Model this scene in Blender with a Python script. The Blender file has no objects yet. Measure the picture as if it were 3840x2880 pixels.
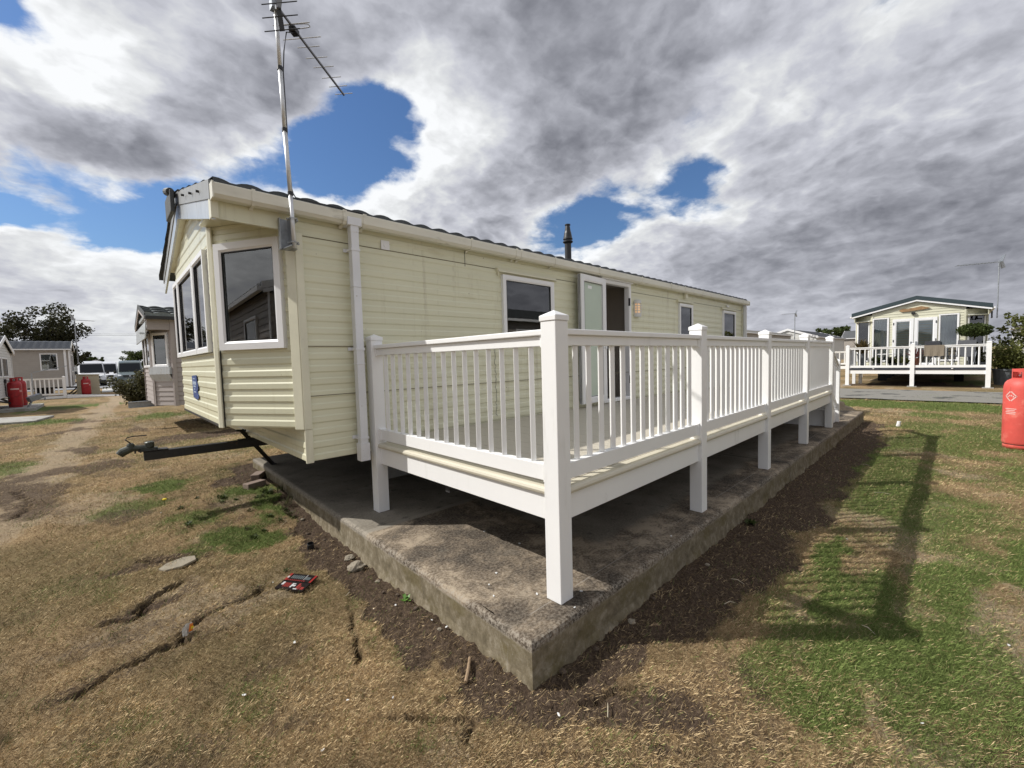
import bpy, bmesh, math, random
import numpy as np
from mathutils import Vector, Matrix
R_ = math.radians
random.seed(7)
S = bpy.context.scene
COL = S.collection
PI = math.pi

# ------------------------------------------------------------------ camera
cam_d = bpy.data.cameras.new('camera')
cam = bpy.data.objects.new('camera', cam_d); COL.objects.link(cam)
S.camera = cam
cam_d.sensor_width = 36.0; cam_d.sensor_fit = 'HORIZONTAL'
cam_d.lens = 36.0*1590.96/3840.0
cam_d.clip_start = 0.05; cam_d.clip_end = 6000
def cam_basis(y, p, r):
    f = Vector((math.cos(p)*math.cos(y), math.cos(p)*math.sin(y), math.sin(p)))
    rt = Vector((math.sin(y), -math.cos(y), 0)); up = rt.cross(f)
    return f, rt*math.cos(r)+up*math.sin(r), up*math.cos(r)-rt*math.sin(r)
_f, _r, _u = cam_basis(.8069, -.0577, -.0278)
m = Matrix((( _r.x, _u.x, -_f.x, -1.1396), (_r.y, _u.y, -_f.y, -3.597), (_r.z, _u.z, -_f.z, 1.3067), (0, 0, 0, 1)))
cam.matrix_world = m
S.render.resolution_x = 1024; S.render.resolution_y = 768
S.render.engine = 'CYCLES'
S.view_settings.view_transform = 'Standard'; S.view_settings.look = 'None'
S.view_settings.gamma = 1.0; S.view_settings.exposure = 0.0; S.view_settings.use_curve_mapping = False

# ------------------------------------------------------------------ sun
SUN = Vector((-1.295, 1.319, 1.73)).normalized()
sl = bpy.data.lights.new('sun', 'SUN'); sl.energy = 4.6; sl.angle = R_(0.6); sl.color = (1.0, .965, .915)
so = bpy.data.objects.new('sun', sl); COL.objects.link(so)
so.rotation_euler = (-SUN).to_track_quat('-Z', 'Y').to_euler()

# ------------------------------------------------------------------ sky with clouds (world, laid out by direction)
W = bpy.data.worlds.new("World"); S.world = W; W.use_nodes = True
nt = W.node_tree; nt.nodes.clear()
class NT:
    def __init__(s, nt): s.nt = nt
    def n(s, t, **k):
        o = s.nt.nodes.new(t)
        for a, b in k.items(): setattr(o, a, b)
        return o
    def link(s, a, b): s.nt.links.new(a, b)
    def put(s, sock, v):
        if isinstance(v, bpy.types.NodeSocket): s.link(v, sock)
        else: sock.default_value = v
    def math(s, op, a, b=None, c=None, clamp=False):
        o = s.n('ShaderNodeMath', operation=op); o.use_clamp = clamp
        s.put(o.inputs[0], a)
        if b is not None: s.put(o.inputs[1], b)
        if c is not None: s.put(o.inputs[2], c)
        return o.outputs[0]
    def vmath(s, op, a, b=None):
        o = s.n('ShaderNodeVectorMath', operation=op)
        s.put(o.inputs[0], a)
        if b is not None: s.put(o.inputs[1], b)
        return o.outputs['Value' if op in ('DOT_PRODUCT', 'LENGTH') else 'Vector']
    def noise(s, vec, scale, detail=4, rough=.5, dist=0., dim='3D'):
        o = s.n('ShaderNodeTexNoise', noise_dimensions=dim)
        if vec is not None: s.link(vec, o.inputs['Vector'])
        o.inputs['Scale'].default_value = scale; o.inputs['Detail'].default_value = detail
        o.inputs['Roughness'].default_value = rough; o.inputs['Distortion'].default_value = dist
        return o.outputs['Fac']
    def ramp(s, fac, stops, interp='LINEAR'):
        o = s.n('ShaderNodeValToRGB'); cr = o.color_ramp; cr.interpolation = interp
        s.put(o.inputs[0], fac)
        while len(cr.elements) > 1: cr.elements.remove(cr.elements[-1])
        for i, (p, c) in enumerate(stops):
            e = cr.elements[0] if i == 0 else cr.elements.new(p)
            e.position = p
            if not isinstance(c, (tuple, list)): c = (c, c, c)
            e.color = (*c, 1)
        return o.outputs[0]
    def mapr(s, v, a, b, c=0., d=1., smooth=True):
        o = s.n('ShaderNodeMapRange'); o.interpolation_type = 'SMOOTHSTEP' if smooth else 'LINEAR'
        s.put(o.inputs[0], v); s.put(o.inputs[1], a); s.put(o.inputs[2], b); s.put(o.inputs[3], c); s.put(o.inputs[4], d)
        return o.outputs[0]
    def mix(s, f, a, b, bt='MIX'):
        o = s.n('ShaderNodeMix', data_type='RGBA', blend_type=bt)
        s.put(o.inputs[0], f)
        for k, v in ((6, a), (7, b)):
            if isinstance(v, tuple) and len(v) == 3: v = (*v, 1)
            s.put(o.inputs[k], v)
        return o.outputs[2]
N = NT(nt)
SKY_STR = 0.1
sky = N.n('ShaderNodeTexSky', sky_type='NISHITA'); sky.sun_disc = False
sky.sun_elevation = math.asin(SUN.z); sky.sun_rotation = math.atan2(SUN.x, SUN.y)
sky.air_density = 1.3; sky.dust_density = .5; sky.ozone_density = 3.0
d = N.n('ShaderNodeTexCoord').outputs['Generated']
# cloud brightness and cover, written as rows of elevation over azimuth (-7 to 102 degrees from +x), rest of the sky added below
SKY_EL = [0, 3.5, 7, 10.5, 14, 17.5, 21, 25, 29, 33.5, 39]
SKY_B = [
 [180,177,178,188,188,185,187,190,191,195,195,193,191,195,198,200,200,200,205,210,211,216,207,200],
 [169,168,169,183,183,181,185,188,191,195,195,193,191,195,198,200,200,200,205,210,211,216,206,199],
 [156,155,158,172,171,171,175,179,188,199,199,195,191,195,198,200,200,201,205,210,211,211,192,179],
 [158,158,155,163,162,163,169,178,194,215,206,195,189,195,200,203,205,206,211,214,220,226,211,197],
 [161,158,158,163,170,180,186,194,207,223,209,192,183,193,203,210,213,214,219,217,211,201,215,200],
 [170,169,172,167,170,183,195,205,215,211,201,179,167,185,208,218,219,217,224,216,207,193,192,174],
 [177,176,188,177,180,186,195,198,197,190,160,157,170,198,218,224,211,199,215,203,159,152,176,197],
 [190,182,195,188,185,190,189,181,160,150,150,157,176,205,225,207,190,187,175,162,198,233,238,225],
 [190,190,175,179,183,183,175,165,152,150,154,173,196,215,224,201,183,164,147,161,216,236,186,80],
 [190,190,174,184,176,173,167,156,150,148,151,169,192,209,199,163,149,153,172,195,199,200,143,80],
 [190,190,175,184,176,172,173,166,159,155,159,163,169,173,165,165,162,163,170,198,195,206,112,80]]
SKY_C = [
 [100,100,100,100,100,100,100,100,100,100,100,100,100,100,100,100,100,100,100,100,100,100,100,100],
 [100,100,100,100,100,100,100,100,100,100,100,100,100,100,100,100,100,100,100,100,100,100,100,100],
 [100,100,100,100,100,100,100,100,100,100,100,100,100,100,100,100,100,100,100,100,100,100,100,100],
 [100,100,100,100,98,100,100,100,100,100,85,90,100,100,100,100,100,100,100,100,97,91,98,86],
 [100,100,100,100,89,90,100,100,94,78,64,80,100,100,100,100,100,99,94,77,57,33,72,37],
 [100,100,100,100,100,89,72,81,88,40,53,78,100,100,100,100,96,86,84,51,52,85,67,89],
 [100,100,100,100,100,97,65,56,94,70,89,96,100,100,100,90,59,41,76,67,90,100,100,100],
 [100,100,100,89,100,100,79,74,100,100,99,100,100,100,93,39,5,38,80,97,100,100,99,83],
 [100,100,62,71,100,84,80,86,100,100,100,100,100,98,84,30,49,92,100,100,100,100,54,25],
 [100,100,60,76,100,100,100,100,100,100,100,100,100,99,89,95,100,100,100,100,100,100,35,25],
 [100,100,63,75,100,100,100,100,100,100,100,100,100,100,100,100,100,100,100,100,100,91,30,25]]
sx = N.n('ShaderNodeSeparateXYZ'); N.link(d, sx.inputs[0])
zc = N.math('ADD', N.math('MAXIMUM', sx.outputs[2], 0.0), 0.20)
cx = N.n('ShaderNodeCombineXYZ')
N.link(N.math('DIVIDE', sx.outputs[0], zc), cx.inputs[0]); N.link(N.math('DIVIDE', sx.outputs[1], zc), cx.inputs[1])
p = cx.outputs[0]
def wnoise(vec, sc, det, rough):
    o = N.n('ShaderNodeTexNoise'); N.link(vec, o.inputs['Vector']); o.inputs['Scale'].default_value = sc; o.inputs['Detail'].default_value = det; o.inputs['Roughness'].default_value = rough
    return N.vmath('SUBTRACT', o.outputs['Color'], (.5, .5, .5))
zq = N.math('ADD', N.math('MAXIMUM', sx.outputs[2], 0.0), 0.30)
qv = N.n('ShaderNodeVectorMath', operation='SCALE'); N.link(N.vmath('MULTIPLY', d, (1.0, 1.0, .85)), qv.inputs[0]); N.link(N.math('DIVIDE', 1.0, zq), qv.inputs[3])
q3 = qv.outputs[0]     # nearly even lumps, a little flattened
w1 = wnoise(q3, 3.0, 11, .58)
dw = N.vmath('NORMALIZE', N.vmath('ADD', d, N.vmath('MULTIPLY', w1, (.16, .16, .12))))
sw = N.n('ShaderNodeSeparateXYZ'); N.link(dw, sw.inputs[0])
az = N.math('MULTIPLY_ADD', N.math('ARCTAN2', sw.outputs[1], sw.outputs[0]), 1/(2*PI), .5)
el = N.math('MULTIPLY', N.math('ARCSINE', sw.outputs[2]), 180/PI)
def lin(v): v /= 255.; return ((v+.055)/1.055)**2.4 if v > .04 else v/12.92
acc = None
for i, e in enumerate(SKY_EL):
    stops = [(0.0, (184/255, .88, 0)), ((-60+180)/360, (182/255, .88, 0))]
    for k in range(24): stops.append(((-7+4.55*k+180)/360, (SKY_B[i][k]/255, SKY_C[i][k]/100, 0)))
    stops += [((118+180)/360, (225/255, .9, 0)), ((134+180)/360, (250/255, .8, 0)), ((155+180)/360, (225/255, .85, 0)), (1.0, (184/255, .88, 0))]
    rw = N.ramp(az, stops, 'B_SPLINE')
    if acc is None: acc = rw
    else: acc = N.mix(N.mapr(el, SKY_EL[i-1], e), acc, rw)
acc = N.mix(N.mapr(el, 44, 60), acc, (184/255, .90, 0.))
sc_ = N.n('ShaderNodeSeparateColor'); N.link(acc, sc_.inputs[0])
pw = N.vmath('ADD', q3, N.vmath('MULTIPLY', w1, (.12, .12, .12)))
def billow(vec, sc, det, rough):      # puffy noise: rounded lumps with creases between
    t_ = N.noise(vec, sc, det, rough)
    return N.math('SUBTRACT', 1.0, N.math('ABSOLUTE', N.math('MULTIPLY_ADD', t_, 5.0, -2.5)))
off1 = N.vmath('ADD', pw, (-.035, .035, .075)); off2 = N.vmath('ADD', pw, (-.012, .012, .026))
n1 = N.noise(pw, 2.0, 8, .52); n1o = N.noise(off1, 2.0, 8, .50)
n2 = N.noise(pw, 6.0, 8, .55); n2o = N.noise(off2, 6.0, 8, .52)
b1 = billow(pw, 5.0, 5, .5); b1o = billow(off2, 5.0, 5, .5)
amp_ = N.mapr(el, 2, 22, .6, 1.0)
relief_ = N.math('ADD', N.math('MULTIPLY', N.math('SUBTRACT', n1, n1o), .75), N.math('MULTIPLY', N.math('SUBTRACT', n2, n2o), .34))
relief_ = N.math('ADD', relief_, N.math('MULTIPLY', N.math('SUBTRACT', b1, b1o), .13))
relief_ = N.math('ADD', relief_, N.math('MULTIPLY', N.math('SUBTRACT', b1, .4), .045))
relief_ = N.math('MULTIPLY', N.math('ADD', relief_, N.math('MULTIPLY', N.math('SUBTRACT', n1, .5), .16)), amp_)
cov = N.math('ADD', N.math('MULTIPLY_ADD', sc_.outputs[1], 1.3, -.265), N.math('MULTIPLY', N.math('SUBTRACT', N.math('MULTIPLY_ADD', n2, .5, N.math('MULTIPLY', n1, .5)), .5), 1.5))
alpha = N.mapr(cov, .53, .76)
edge_ = N.math('MULTIPLY', N.mapr(cov, .62, 1.05, 1, 0), .16)
br = N.math('ADD', N.math('ADD', N.math('MULTIPLY_ADD', sc_.outputs[0], 1.28, -.19), edge_), relief_, clamp=True)
cr_ = [(k/10, tuple(lin(25.5*k+o) for o in (-4, -2, 7 if k < 9 else 0))) for k in range(0, 11)]
cr_[0] = (0, (.0, .0, .0))
ccol = N.mix(1.0, N.ramp(br, cr_), (1/SKY_STR,)*3, 'MULTIPLY')
skyc = N.mix(1.0, sky.outputs[0], (.60, .76, 1.0), 'MULTIPLY')
out = N.mix(alpha, skyc, ccol)
bg = N.n('ShaderNodeBackground'); N.link(out, bg.inputs[0]); bg.inputs[1].default_value = SKY_STR
wo = N.n('ShaderNodeOutputWorld'); N.link(bg.outputs[0], wo.inputs[0])
try:
    W.cycles.sampling_method = 'MANUAL'; W.cycles.sample_map_resolution = 512
except Exception: pass

# ------------------------------------------------------------------ materials
MATS = {}
def mat(name, col, rough=.5, var=.0, vscale=8., bump=0., bscale=40., spec=.5, metal=0., col2=None, c2s=3., c2t=(.5, .62), stretch=(1, 1, 1), emit=None):
    if name in MATS: return MATS[name]
    M = bpy.data.materials.new(name); M.use_nodes = True; MATS[name] = M
    n = NT(M.node_tree); b = M.node_tree.nodes['Principled BSDF']
    b.inputs['Roughness'].default_value = rough; b.inputs['Metallic'].default_value = metal
    b.inputs['Specular IOR Level'].default_value = spec
    co = n.n('ShaderNodeTexCoord').outputs['Object']
    if stretch != (1, 1, 1): co = n.vmath('MULTIPLY', co, stretch)
    c = (*col, 1)
    if var or col2:
        f = n.noise(co, vscale, 6, .6)
        lo = tuple(x*(1-var) for x in col); hi = tuple(min(1, x*(1+var)) for x in col)
        c = n.ramp(f, [(.3, lo), (.7, hi)])
        if col2:
            f2 = n.noise(co, c2s, 8, .62)
            c = n.mix(n.mapr(f2, c2t[0], c2t[1]), c, col2)
        n.link(c, b.inputs['Base Color'])
    else: b.inputs['Base Color'].default_value = c
    if bump:
        bp_ = n.n('ShaderNodeBump'); bp_.inputs['Strength'].default_value = bump; bp_.inputs['Distance'].default_value = .01
        n.link(n.noise(co, bscale, 5, .6), bp_.inputs['Height']); n.link(bp_.outputs[0], b.inputs['Normal'])
    if emit:
        b.inputs['Emission Color'].default_value = (*emit[0], 1); b.inputs['Emission Strength'].default_value = emit[1]
    return M
m_cream = mat('cream_cladding', (.69, .68, .505), .30, var=.04, vscale=2.5, bump=.05, bscale=6, col2=(.60, .57, .40), c2s=5, c2t=(.60, .80), stretch=(.35, .35, 1.6))
m_cream_trim = mat('cream_trim', (.72, .70, .545), .38, var=.05, vscale=6, col2=(.50, .47, .36), c2s=11, c2t=(.66, .76))
m_upvc = mat('white_upvc', (.80, .80, .80), .32, var=.02, vscale=5)
m_white = mat('white_deck_plastic', (.84, .84, .83), .36, var=.02, vscale=3, bump=.03, bscale=300, col2=(.70, .70, .68), c2s=7, c2t=(.66, .82))
m_gutter = mat('gutter_plastic', (.72, .70, .60), .4, var=.06, vscale=5, col2=(.42, .40, .31), c2s=6, c2t=(.60, .80), stretch=(.4, 1, 1.5))
m_dpipe = mat('downpipe_plastic', (.74, .75, .77), .4, var=.04, vscale=5, col2=(.5, .5, .47), c2s=14, c2t=(.66, .74))
m_board = mat('beige_deck_board', (.50, .46, .38), .5, var=.08, vscale=14, stretch=(6, .6, 1))
m_nose = mat('beige_nosing', (.60, .56, .45), .4, var=.04, vscale=10)
m_black = mat('black_steel', (.018, .017, .016), .55, var=.3, vscale=20, bump=.3, bscale=60, col2=(.10, .045, .025), c2s=14, c2t=(.60, .72))
m_dark = mat('dark_underside', (.03, .03, .03), .9)
m_tile = mat('dark_roof_tile', (.045, .05, .05), .6, var=.3, vscale=12, bump=.2, bscale=80)
m_tile_grey = mat('grey_roof_tile', (.115, .125, .14), .38, var=.2, vscale=12, bump=.2, bscale=80)
m_tile_green = mat('green_grey_roof_tile', (.17, .19, .18), .4, var=.25, vscale=14, bump=.2, bscale=80)
m_alu = mat('aluminium', (.66, .67, .68), .45, metal=.55, var=.06, vscale=30)
m_galv = mat('galvanised_steel', (.34, .36, .38), .45, metal=.7, var=.2, vscale=25)
m_grey_metal = mat('grey_barge_metal', (.29, .30, .30), .42, var=.10, vscale=8, col2=(.26, .26, .24), c2s=9, c2t=(.58, .7))
m_white_metal = mat('weathered_white_board', (.50, .53, .55), .25, var=.10, vscale=7, col2=(.36, .32, .24), c2s=8, c2t=(.58, .68), stretch=(1, 2.5, .5))
m_rubber = mat('black_plastic', (.015, .015, .016), .4)
m_red = mat('red_cylinder_paint', (.42, .02, .025), .45, var=.12, vscale=5, col2=(.30, .015, .02), c2s=6, bump=.1, bscale=40)
m_red_faded = mat('faded_red_cylinder_paint', (.68, .10, .08), .55, var=.12, vscale=4, col2=(.80, .22, .17), c2s=5, c2t=(.5, .7), bump=.1, bscale=60)
m_stone = mat('beige_siding', (.36, .325, .285), .5, var=.06, vscale=4)
m_pink = mat('pinkish_beige_siding', (.38, .34, .32), .5, var=.06, vscale=4)
m_pale = mat('pale_cream_siding', (.58, .57, .44), .5, var=.05, vscale=4)
m_whitish = mat('white_siding', (.60, .60, .57), .5, var=.06, vscale=4)
m_curtain = mat('grey_curtain', (.45, .46, .48), .8, var=.12, vscale=20, stretch=(6, 6, .3))
m_curtain_d = mat('brown_curtain', (.22, .20, .17), .9, var=.15, vscale=20, stretch=(6, 6, .3))
m_frost = mat('frosted_door_glass', (.50, .58, .48), .22, var=.04, vscale=1.5, spec=.5)
m_room = mat('room_wall', (.33, .295, .255), .8, var=.05)
m_concrete = mat('pale_concrete', (.33, .32, .29), .85, var=.15, vscale=20, bump=.4, bscale=60, col2=(.24, .22, .19), c2s=4)
m_asphalt = mat('asphalt', (.23, .222, .20), 1.0, spec=.0, var=.2, vscale=120, bump=.4, bscale=200, col2=(.10, .10, .095), c2s=1.3, c2t=(.56, .62))
m_brick = mat('grey_brown_brick', (.24, .18, .145), .9, var=.2, vscale=30, bump=.4, bscale=70)
m_bark = mat('bark', (.085, .065, .05), .9, var=.3, vscale=20, bump=.5, bscale=50)
m_box = mat('beige_box_panel', (.50, .46, .33), .6, var=.06, vscale=4)
m_shadeblind = mat('pale_blind', (.52, .64, .61), .8, var=.05, vscale=2)

def glass_mat(name, tint, refl=1.0, ior=2.15):
    M = bpy.data.materials.new(name); M.use_nodes = True; n = NT(M.node_tree); M.node_tree.nodes.clear()
    o = n.n('ShaderNodeOutputMaterial'); g = n.n('ShaderNodeBsdfGlossy'); g.inputs['Roughness'].default_value = .015
    g.inputs['Color'].default_value = (refl, refl, refl, 1)
    t = n.n('ShaderNodeBsdfTransparent'); t.inputs['Color'].default_value = (*tint, 1)
    fr = n.n('ShaderNodeFresnel'); fr.inputs['IOR'].default_value = ior
    mx = n.n('ShaderNodeMixShader'); n.link(fr.outputs[0], mx.inputs[0]); n.link(t.outputs[0], mx.inputs[1]); n.link(g.outputs[0], mx.inputs[2])
    n.link(mx.outputs[0], o.inputs[0]); return M
m_glass = glass_mat('window_glass', (.55, .60, .58)); m_glass_front = glass_mat('coated_front_glass', (.45, .50, .50), ior=3.6)
m_vglass = glass_mat('vehicle_glass', (.12, .14, .15))

def weather(M, col, amt, scale=(7, 7, .35), lo=.52, hi=.68, speck=None):
    """run-off streaks and small scuffs in the paint itself"""
    n = NT(M.node_tree); b = M.node_tree.nodes['Principled BSDF']; src = b.inputs['Base Color'].links[0].from_socket
    co = n.n('ShaderNodeTexCoord').outputs['Object']
    f = n.math('MULTIPLY', n.mapr(n.noise(n.vmath('MULTIPLY', co, scale), 1.6, 6, .65), lo, hi), n.mapr(n.noise(co, 1.1, 3), .42, .62))
    c = n.mix(n.math('MULTIPLY', f, amt), src, col)
    if speck: c = n.mix(n.mapr(n.noise(co, speck, 2, .4), .76, .80), c, (.30, .24, .15))
    n.link(c, b.inputs['Base Color'])
weather(m_cream, (.44, .40, .27), .50, speck=26); weather(m_cream_trim, (.40, .36, .25), .55, (9, 9, .6), speck=40); weather(m_white, (.50, .50, .45), .35, (5, 5, .8), .55, .72)
weather(m_gutter, (.30, .28, .20), .6, (1.5, 4, 4)); weather(m_red_faded, (.30, .07, .05), .5, (9, 9, 2), speck=60); weather(m_red, (.16, .012, .012), .5, (9, 9, 2)); weather(m_dpipe, (.40, .39, .34), .5, (14, 14, .7), speck=45)

# ------------------------------------------------------------------ mesh builder and tagging
class MB:
    def __init__(s): s.v = []; s.f = []
    def add(s, vs, fs):
        k = len(s.v); s.v += [tuple(map(float, q)) for q in vs]; s.f += [tuple(i+k for i in f) for f in fs]; return s
    def box(s, x0, y0, z0, x1, y1, z1):
        x0, x1 = sorted((x0, x1)); y0, y1 = sorted((y0, y1)); z0, z1 = sorted((z0, z1))
        v = [(x0, y0, z0), (x1, y0, z0), (x1, y1, z0), (x0, y1, z0), (x0, y0, z1), (x1, y0, z1), (x1, y1, z1), (x0, y1, z1)]
        return s.add(v, [(0, 3, 2, 1), (4, 5, 6, 7), (0, 1, 5, 4), (1, 2, 6, 5), (2, 3, 7, 6), (3, 0, 4, 7)])
    def beam(s, a, b, w, h, up=(0, 0, 1)):
        """box from a to b, w across, h along up"""
        a = Vector(a); b = Vector(b); t = (b-a).normalized(); u = Vector(up)
        if abs(t.dot(u)) > .999: u = Vector((1, 0, 0))
        n = t.cross(u).normalized(); u = n.cross(t).normalized()
        v = []
        for q in (a, b):
            for i, j in ((-1, -1), (1, -1), (1, 1), (-1, 1)): v.append(q+n*(i*w/2)+u*(j*h/2))
        return s.add(v, [(0, 1, 2, 3), (7, 6, 5, 4), (0, 4, 5, 1), (1, 5, 6, 2), (2, 6, 7, 3), (3, 7, 4, 0)])
    def tube(s, pts, r, n=8, cap=True):
        pts = [Vector(q) for q in pts]; rs = r if isinstance(r, (list, tuple)) else [r]*len(pts)
        rings = []
        ref = Vector((0, 0, 1))
        for i, q in enumerate(pts):
            t = (pts[min(i+1, len(pts)-1)]-pts[max(i-1, 0)]).normalized()
            u = ref if abs(t.dot(ref)) < .95 else Vector((1, 0, 0))
            a = t.cross(u).normalized(); b = a.cross(t).normalized()
            rings.append([q+(a*math.cos(2*PI*k/n)+b*math.sin(2*PI*k/n))*rs[i] for k in range(n)])
        v = [x for g in rings for x in g]; f = []
        for i in range(len(rings)-1):
            for k in range(n): f.append((i*n+k, i*n+(k+1) % n, (i+1)*n+(k+1) % n, (i+1)*n+k))
        if cap: f.append(tuple(range(n))[::-1]); f.append(tuple((len(rings)-1)*n+k for k in range(n)))
        return s.add(v, f)
    def lathe(s, c, prof, n=20):
        v = []; f = []
        for r, z in prof:
            for k in range(n): v.append((c[0]+r*math.cos(2*PI*k/n), c[1]+r*math.sin(2*PI*k/n), c[2]+z))
        for i in range(len(prof)-1):
            for k in range(n): f.append((i*n+k, i*n+(k+1) % n, (i+1)*n+(k+1) % n, (i+1)*n+k))
        f.append(tuple(range(n))[::-1]); f.append(tuple((len(prof)-1)*n+k for k in range(n)))
        return s.add(v, f)
    def prism(s, poly, ext):
        n = len(poly); e = Vector(ext); v = [Vector(q) for q in poly]+[Vector(q)+e for q in poly]
        return s.add(v, [tuple(range(n))[::-1], tuple(range(n, 2*n))]+[(i, (i+1) % n, (i+1) % n+n, i+n) for i in range(n)])
    def quad(s, *q): return s.add(q, [tuple(range(len(q)))])
def children(o): return [c for c in bpy.data.objects if c.parent == o]
ORG = {}
def build(name, mb, m, parent=None, bevel=0, smooth=False, fixn=True):
    me = bpy.data.meshes.new(name)
    org = ORG.get(parent.name, (0, 0, 0)) if parent else (0, 0, 0)
    vs = mb.v if org == (0, 0, 0) else [(x-org[0], y-org[1], z-org[2]) for x, y, z in mb.v]
    me.from_pydata(vs, [], mb.f)
    if fixn and len(mb.f) < 20000:
        bm = bmesh.new(); bm.from_mesh(me); bmesh.ops.recalc_face_normals(bm, faces=bm.faces); bm.to_mesh(me); bm.free()
    me.materials.append(m)
    if smooth: me.polygons.foreach_set('use_smooth', [True]*len(me.polygons))
    o = bpy.data.objects.new(name, me); COL.objects.link(o)
    if parent: o.parent = parent; ORG[o.name] = org
    if bevel:
        b = o.modifiers.new('bevel', 'BEVEL'); b.width = bevel; b.segments = 2; b.limit_method = 'ANGLE'
    return o
def tag(o, label=None, cat=None, group=None, kind=None):
    for k, v in (('label', label), ('category', cat), ('group', group), ('kind', kind)):
        if v: o[k] = v
    return o
def thing(name, label, cat, loc=(0, 0, 0), rotz=0, group=None, world=False):
    """world=True: the parts' meshes are given in world coordinates"""
    o = bpy.data.objects.new(name, None); COL.objects.link(o); o.empty_display_size = .2
    o.location = loc; o.rotation_euler = (0, 0, rotz)
    if world: ORG[o.name] = tuple(loc)
    return tag(o, label, cat, group)
def single(name, mb, m, label, cat, loc=(0, 0, 0), rotz=0, group=None, kind=None, bevel=0, smooth=False, world=False):
    if world: mb.v = [(x-loc[0], y-loc[1], z-loc[2]) for x, y, z in mb.v]
    o = build(name, mb, m, None, bevel, smooth); o.location = loc; o.rotation_euler = (0, 0, rotz)
    return tag(o, label, cat, group, kind)
def copy_tree(o, parent=None):
    c = o.copy(); COL.objects.link(c); c.parent = parent
    for ch in children(o): copy_tree(ch, c)
    return c

# ------------------------------------------------------------------ numpy noise
def _h(ix, iy, s):
    n = (ix*374761393+iy*668265263+s*1442695041) & 0xffffffff
    n = ((n ^ (n >> 13))*1274126177) & 0xffffffff
    return ((n ^ (n >> 16)) & 0xffff)/65535.0
def vnoise(x, y, s=0):
    ix = np.floor(x).astype(np.int64); iy = np.floor(y).astype(np.int64); fx = x-ix; fy = y-iy
    fx = fx*fx*(3-2*fx); fy = fy*fy*(3-2*fy)
    return (_h(ix, iy, s)*(1-fx)+_h(ix+1, iy, s)*fx)*(1-fy)+(_h(ix, iy+1, s)*(1-fx)+_h(ix+1, iy+1, s)*fx)*fy
def fbm(x, y, sc, o=4, s=0):
    t = 0; a = .5; w = 0; x, y = .88*x+.475*y+3.1, -.475*x+.88*y-1.7
    for i in range(o): t = t+a*vnoise(x*sc+i*17.3, y*sc-i*9.1, s+i); w += a; a *= .55; sc *= 2.1; x, y = .788*x-.616*y, .616*x+.788*y
    return t/w
def sst(v, a, b):
    t = np.clip((v-a)/(b-a), 0, 1); return t*t*(3-2*t)
def polyd(x, y, pts):
    dd = np.full(np.shape(x), 1e9)
    for (ax, ay), (bx, by) in zip(pts[:-1], pts[1:]):
        vx, vy = bx-ax, by-ay; t = np.clip(((x-ax)*vx+(y-ay)*vy)/(vx*vx+vy*vy), 0, 1)
        dd = np.minimum(dd, np.hypot(x-ax-t*vx, y-ay-t*vy))
    return dd
SLX, SLF, SLR, SLB = .195, -2.286, 10.44, 3.31       # slab outline (left edge drifts to .31 at the back)
CRACKS = [[(-1.35, -.80), (-1.198, -.70), (-1.088, -.678), (-.98, -.66), (-.911, -.655), (-.89, -.56), (-.874, -.525), (-.80, -.47), (-.723, -.461), (-.64, -.43), (-.514, -.448), (-.45, -.36)],
          [(-1.25, -.13), (-1.182, -.11), (-1.10, -.16), (-1.03, -.12), (-1.062, -.05), (-.987, .032), (-.86, .12)],
          [(-.911, -.655), (-.84, -.70), (-.72, -.72), (-.66, -.76)],
          [(-.13, -1.0), (-.159, -1.11), (-.19, -1.18), (-.228, -1.246), (-.22, -1.32), (-.26, -1.42), (-.251, -1.492), (-.31, -1.56)],
          [(-.1, -2.22), (-.16, -2.28), (-.181, -2.31)], [(.28, -2.47), (.35, -2.53), (.45, -2.56), (.52, -2.62)],
          [(-1.05, .75), (-.95, .62), (-.85, .60), (-.7, .52)], [(-2.0, 4.2), (-1.85, 3.6), (-1.8, 3.1), (-1.9, 2.7)], [(-.35, -2.0), (-.22, -2.1), (-.12, -2.2)]]
PATH = [(-2.4, .6), (-2.1, 2.0), (-1.92, 3.99), (-1.8, 6.7), (-1.65, 13), (-1.24, 19.2), (-.4, 33)]
def crackmap(x, y):
    wx = (fbm(x, y, 9, 3, 50)-.5)*.09; wy = (fbm(x, y, 9, 3, 60)-.5)*.09
    out = np.zeros(np.shape(x))
    for i, c in enumerate(CRACKS):
        w = (.016 if i < 2 else .010)*(.4+1.3*fbm(x, y, 7, 2, 70+i))
        dd = polyd(x+wx, y+wy, c); out = np.maximum(out, 1-sst(dd, w*.5, w*1.6))
    return out
def crackzone(x, y):
    out = np.zeros(np.shape(x))
    for i, c in enumerate(CRACKS[:3]+CRACKS[6:8]): out = np.maximum(out, 1-sst(polyd(x, y, c)+(fbm(x, y, 8, 3, 66)-.5)*.12, .02, .13))
    return out
def gz(x, y):
    """terrain height without small relief"""
    x = np.asarray(x, float); y = np.asarray(y, float)
    return -.2+.10*sst(y, -.5, 3)*(1-sst(y, 5, 9))*(1-sst(x, .9, 3))
def relief(x, y):
    n = (fbm(x, y, 1.7, 3, 5)-.5)*.05+(fbm(x, y, 14, 3, 9)-.5)*.028
    near = 1-sst(np.hypot(x+1, y+1), 12, 25)
    so = soilmap(x, y)
    n = n+so*(fbm(x, y, 30, 3, 19)-.5)*.035
    h = n*near - .07*crackmap(x, y) - .015*so*near
    inside = sst(x, .35, .5)*(1-sst(x, 10.2, 10.4))*sst(y, -2.1, -2.0)*(1-sst(y, 3.0, 3.2))
    return h*(1-inside) - .03*inside
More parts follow.
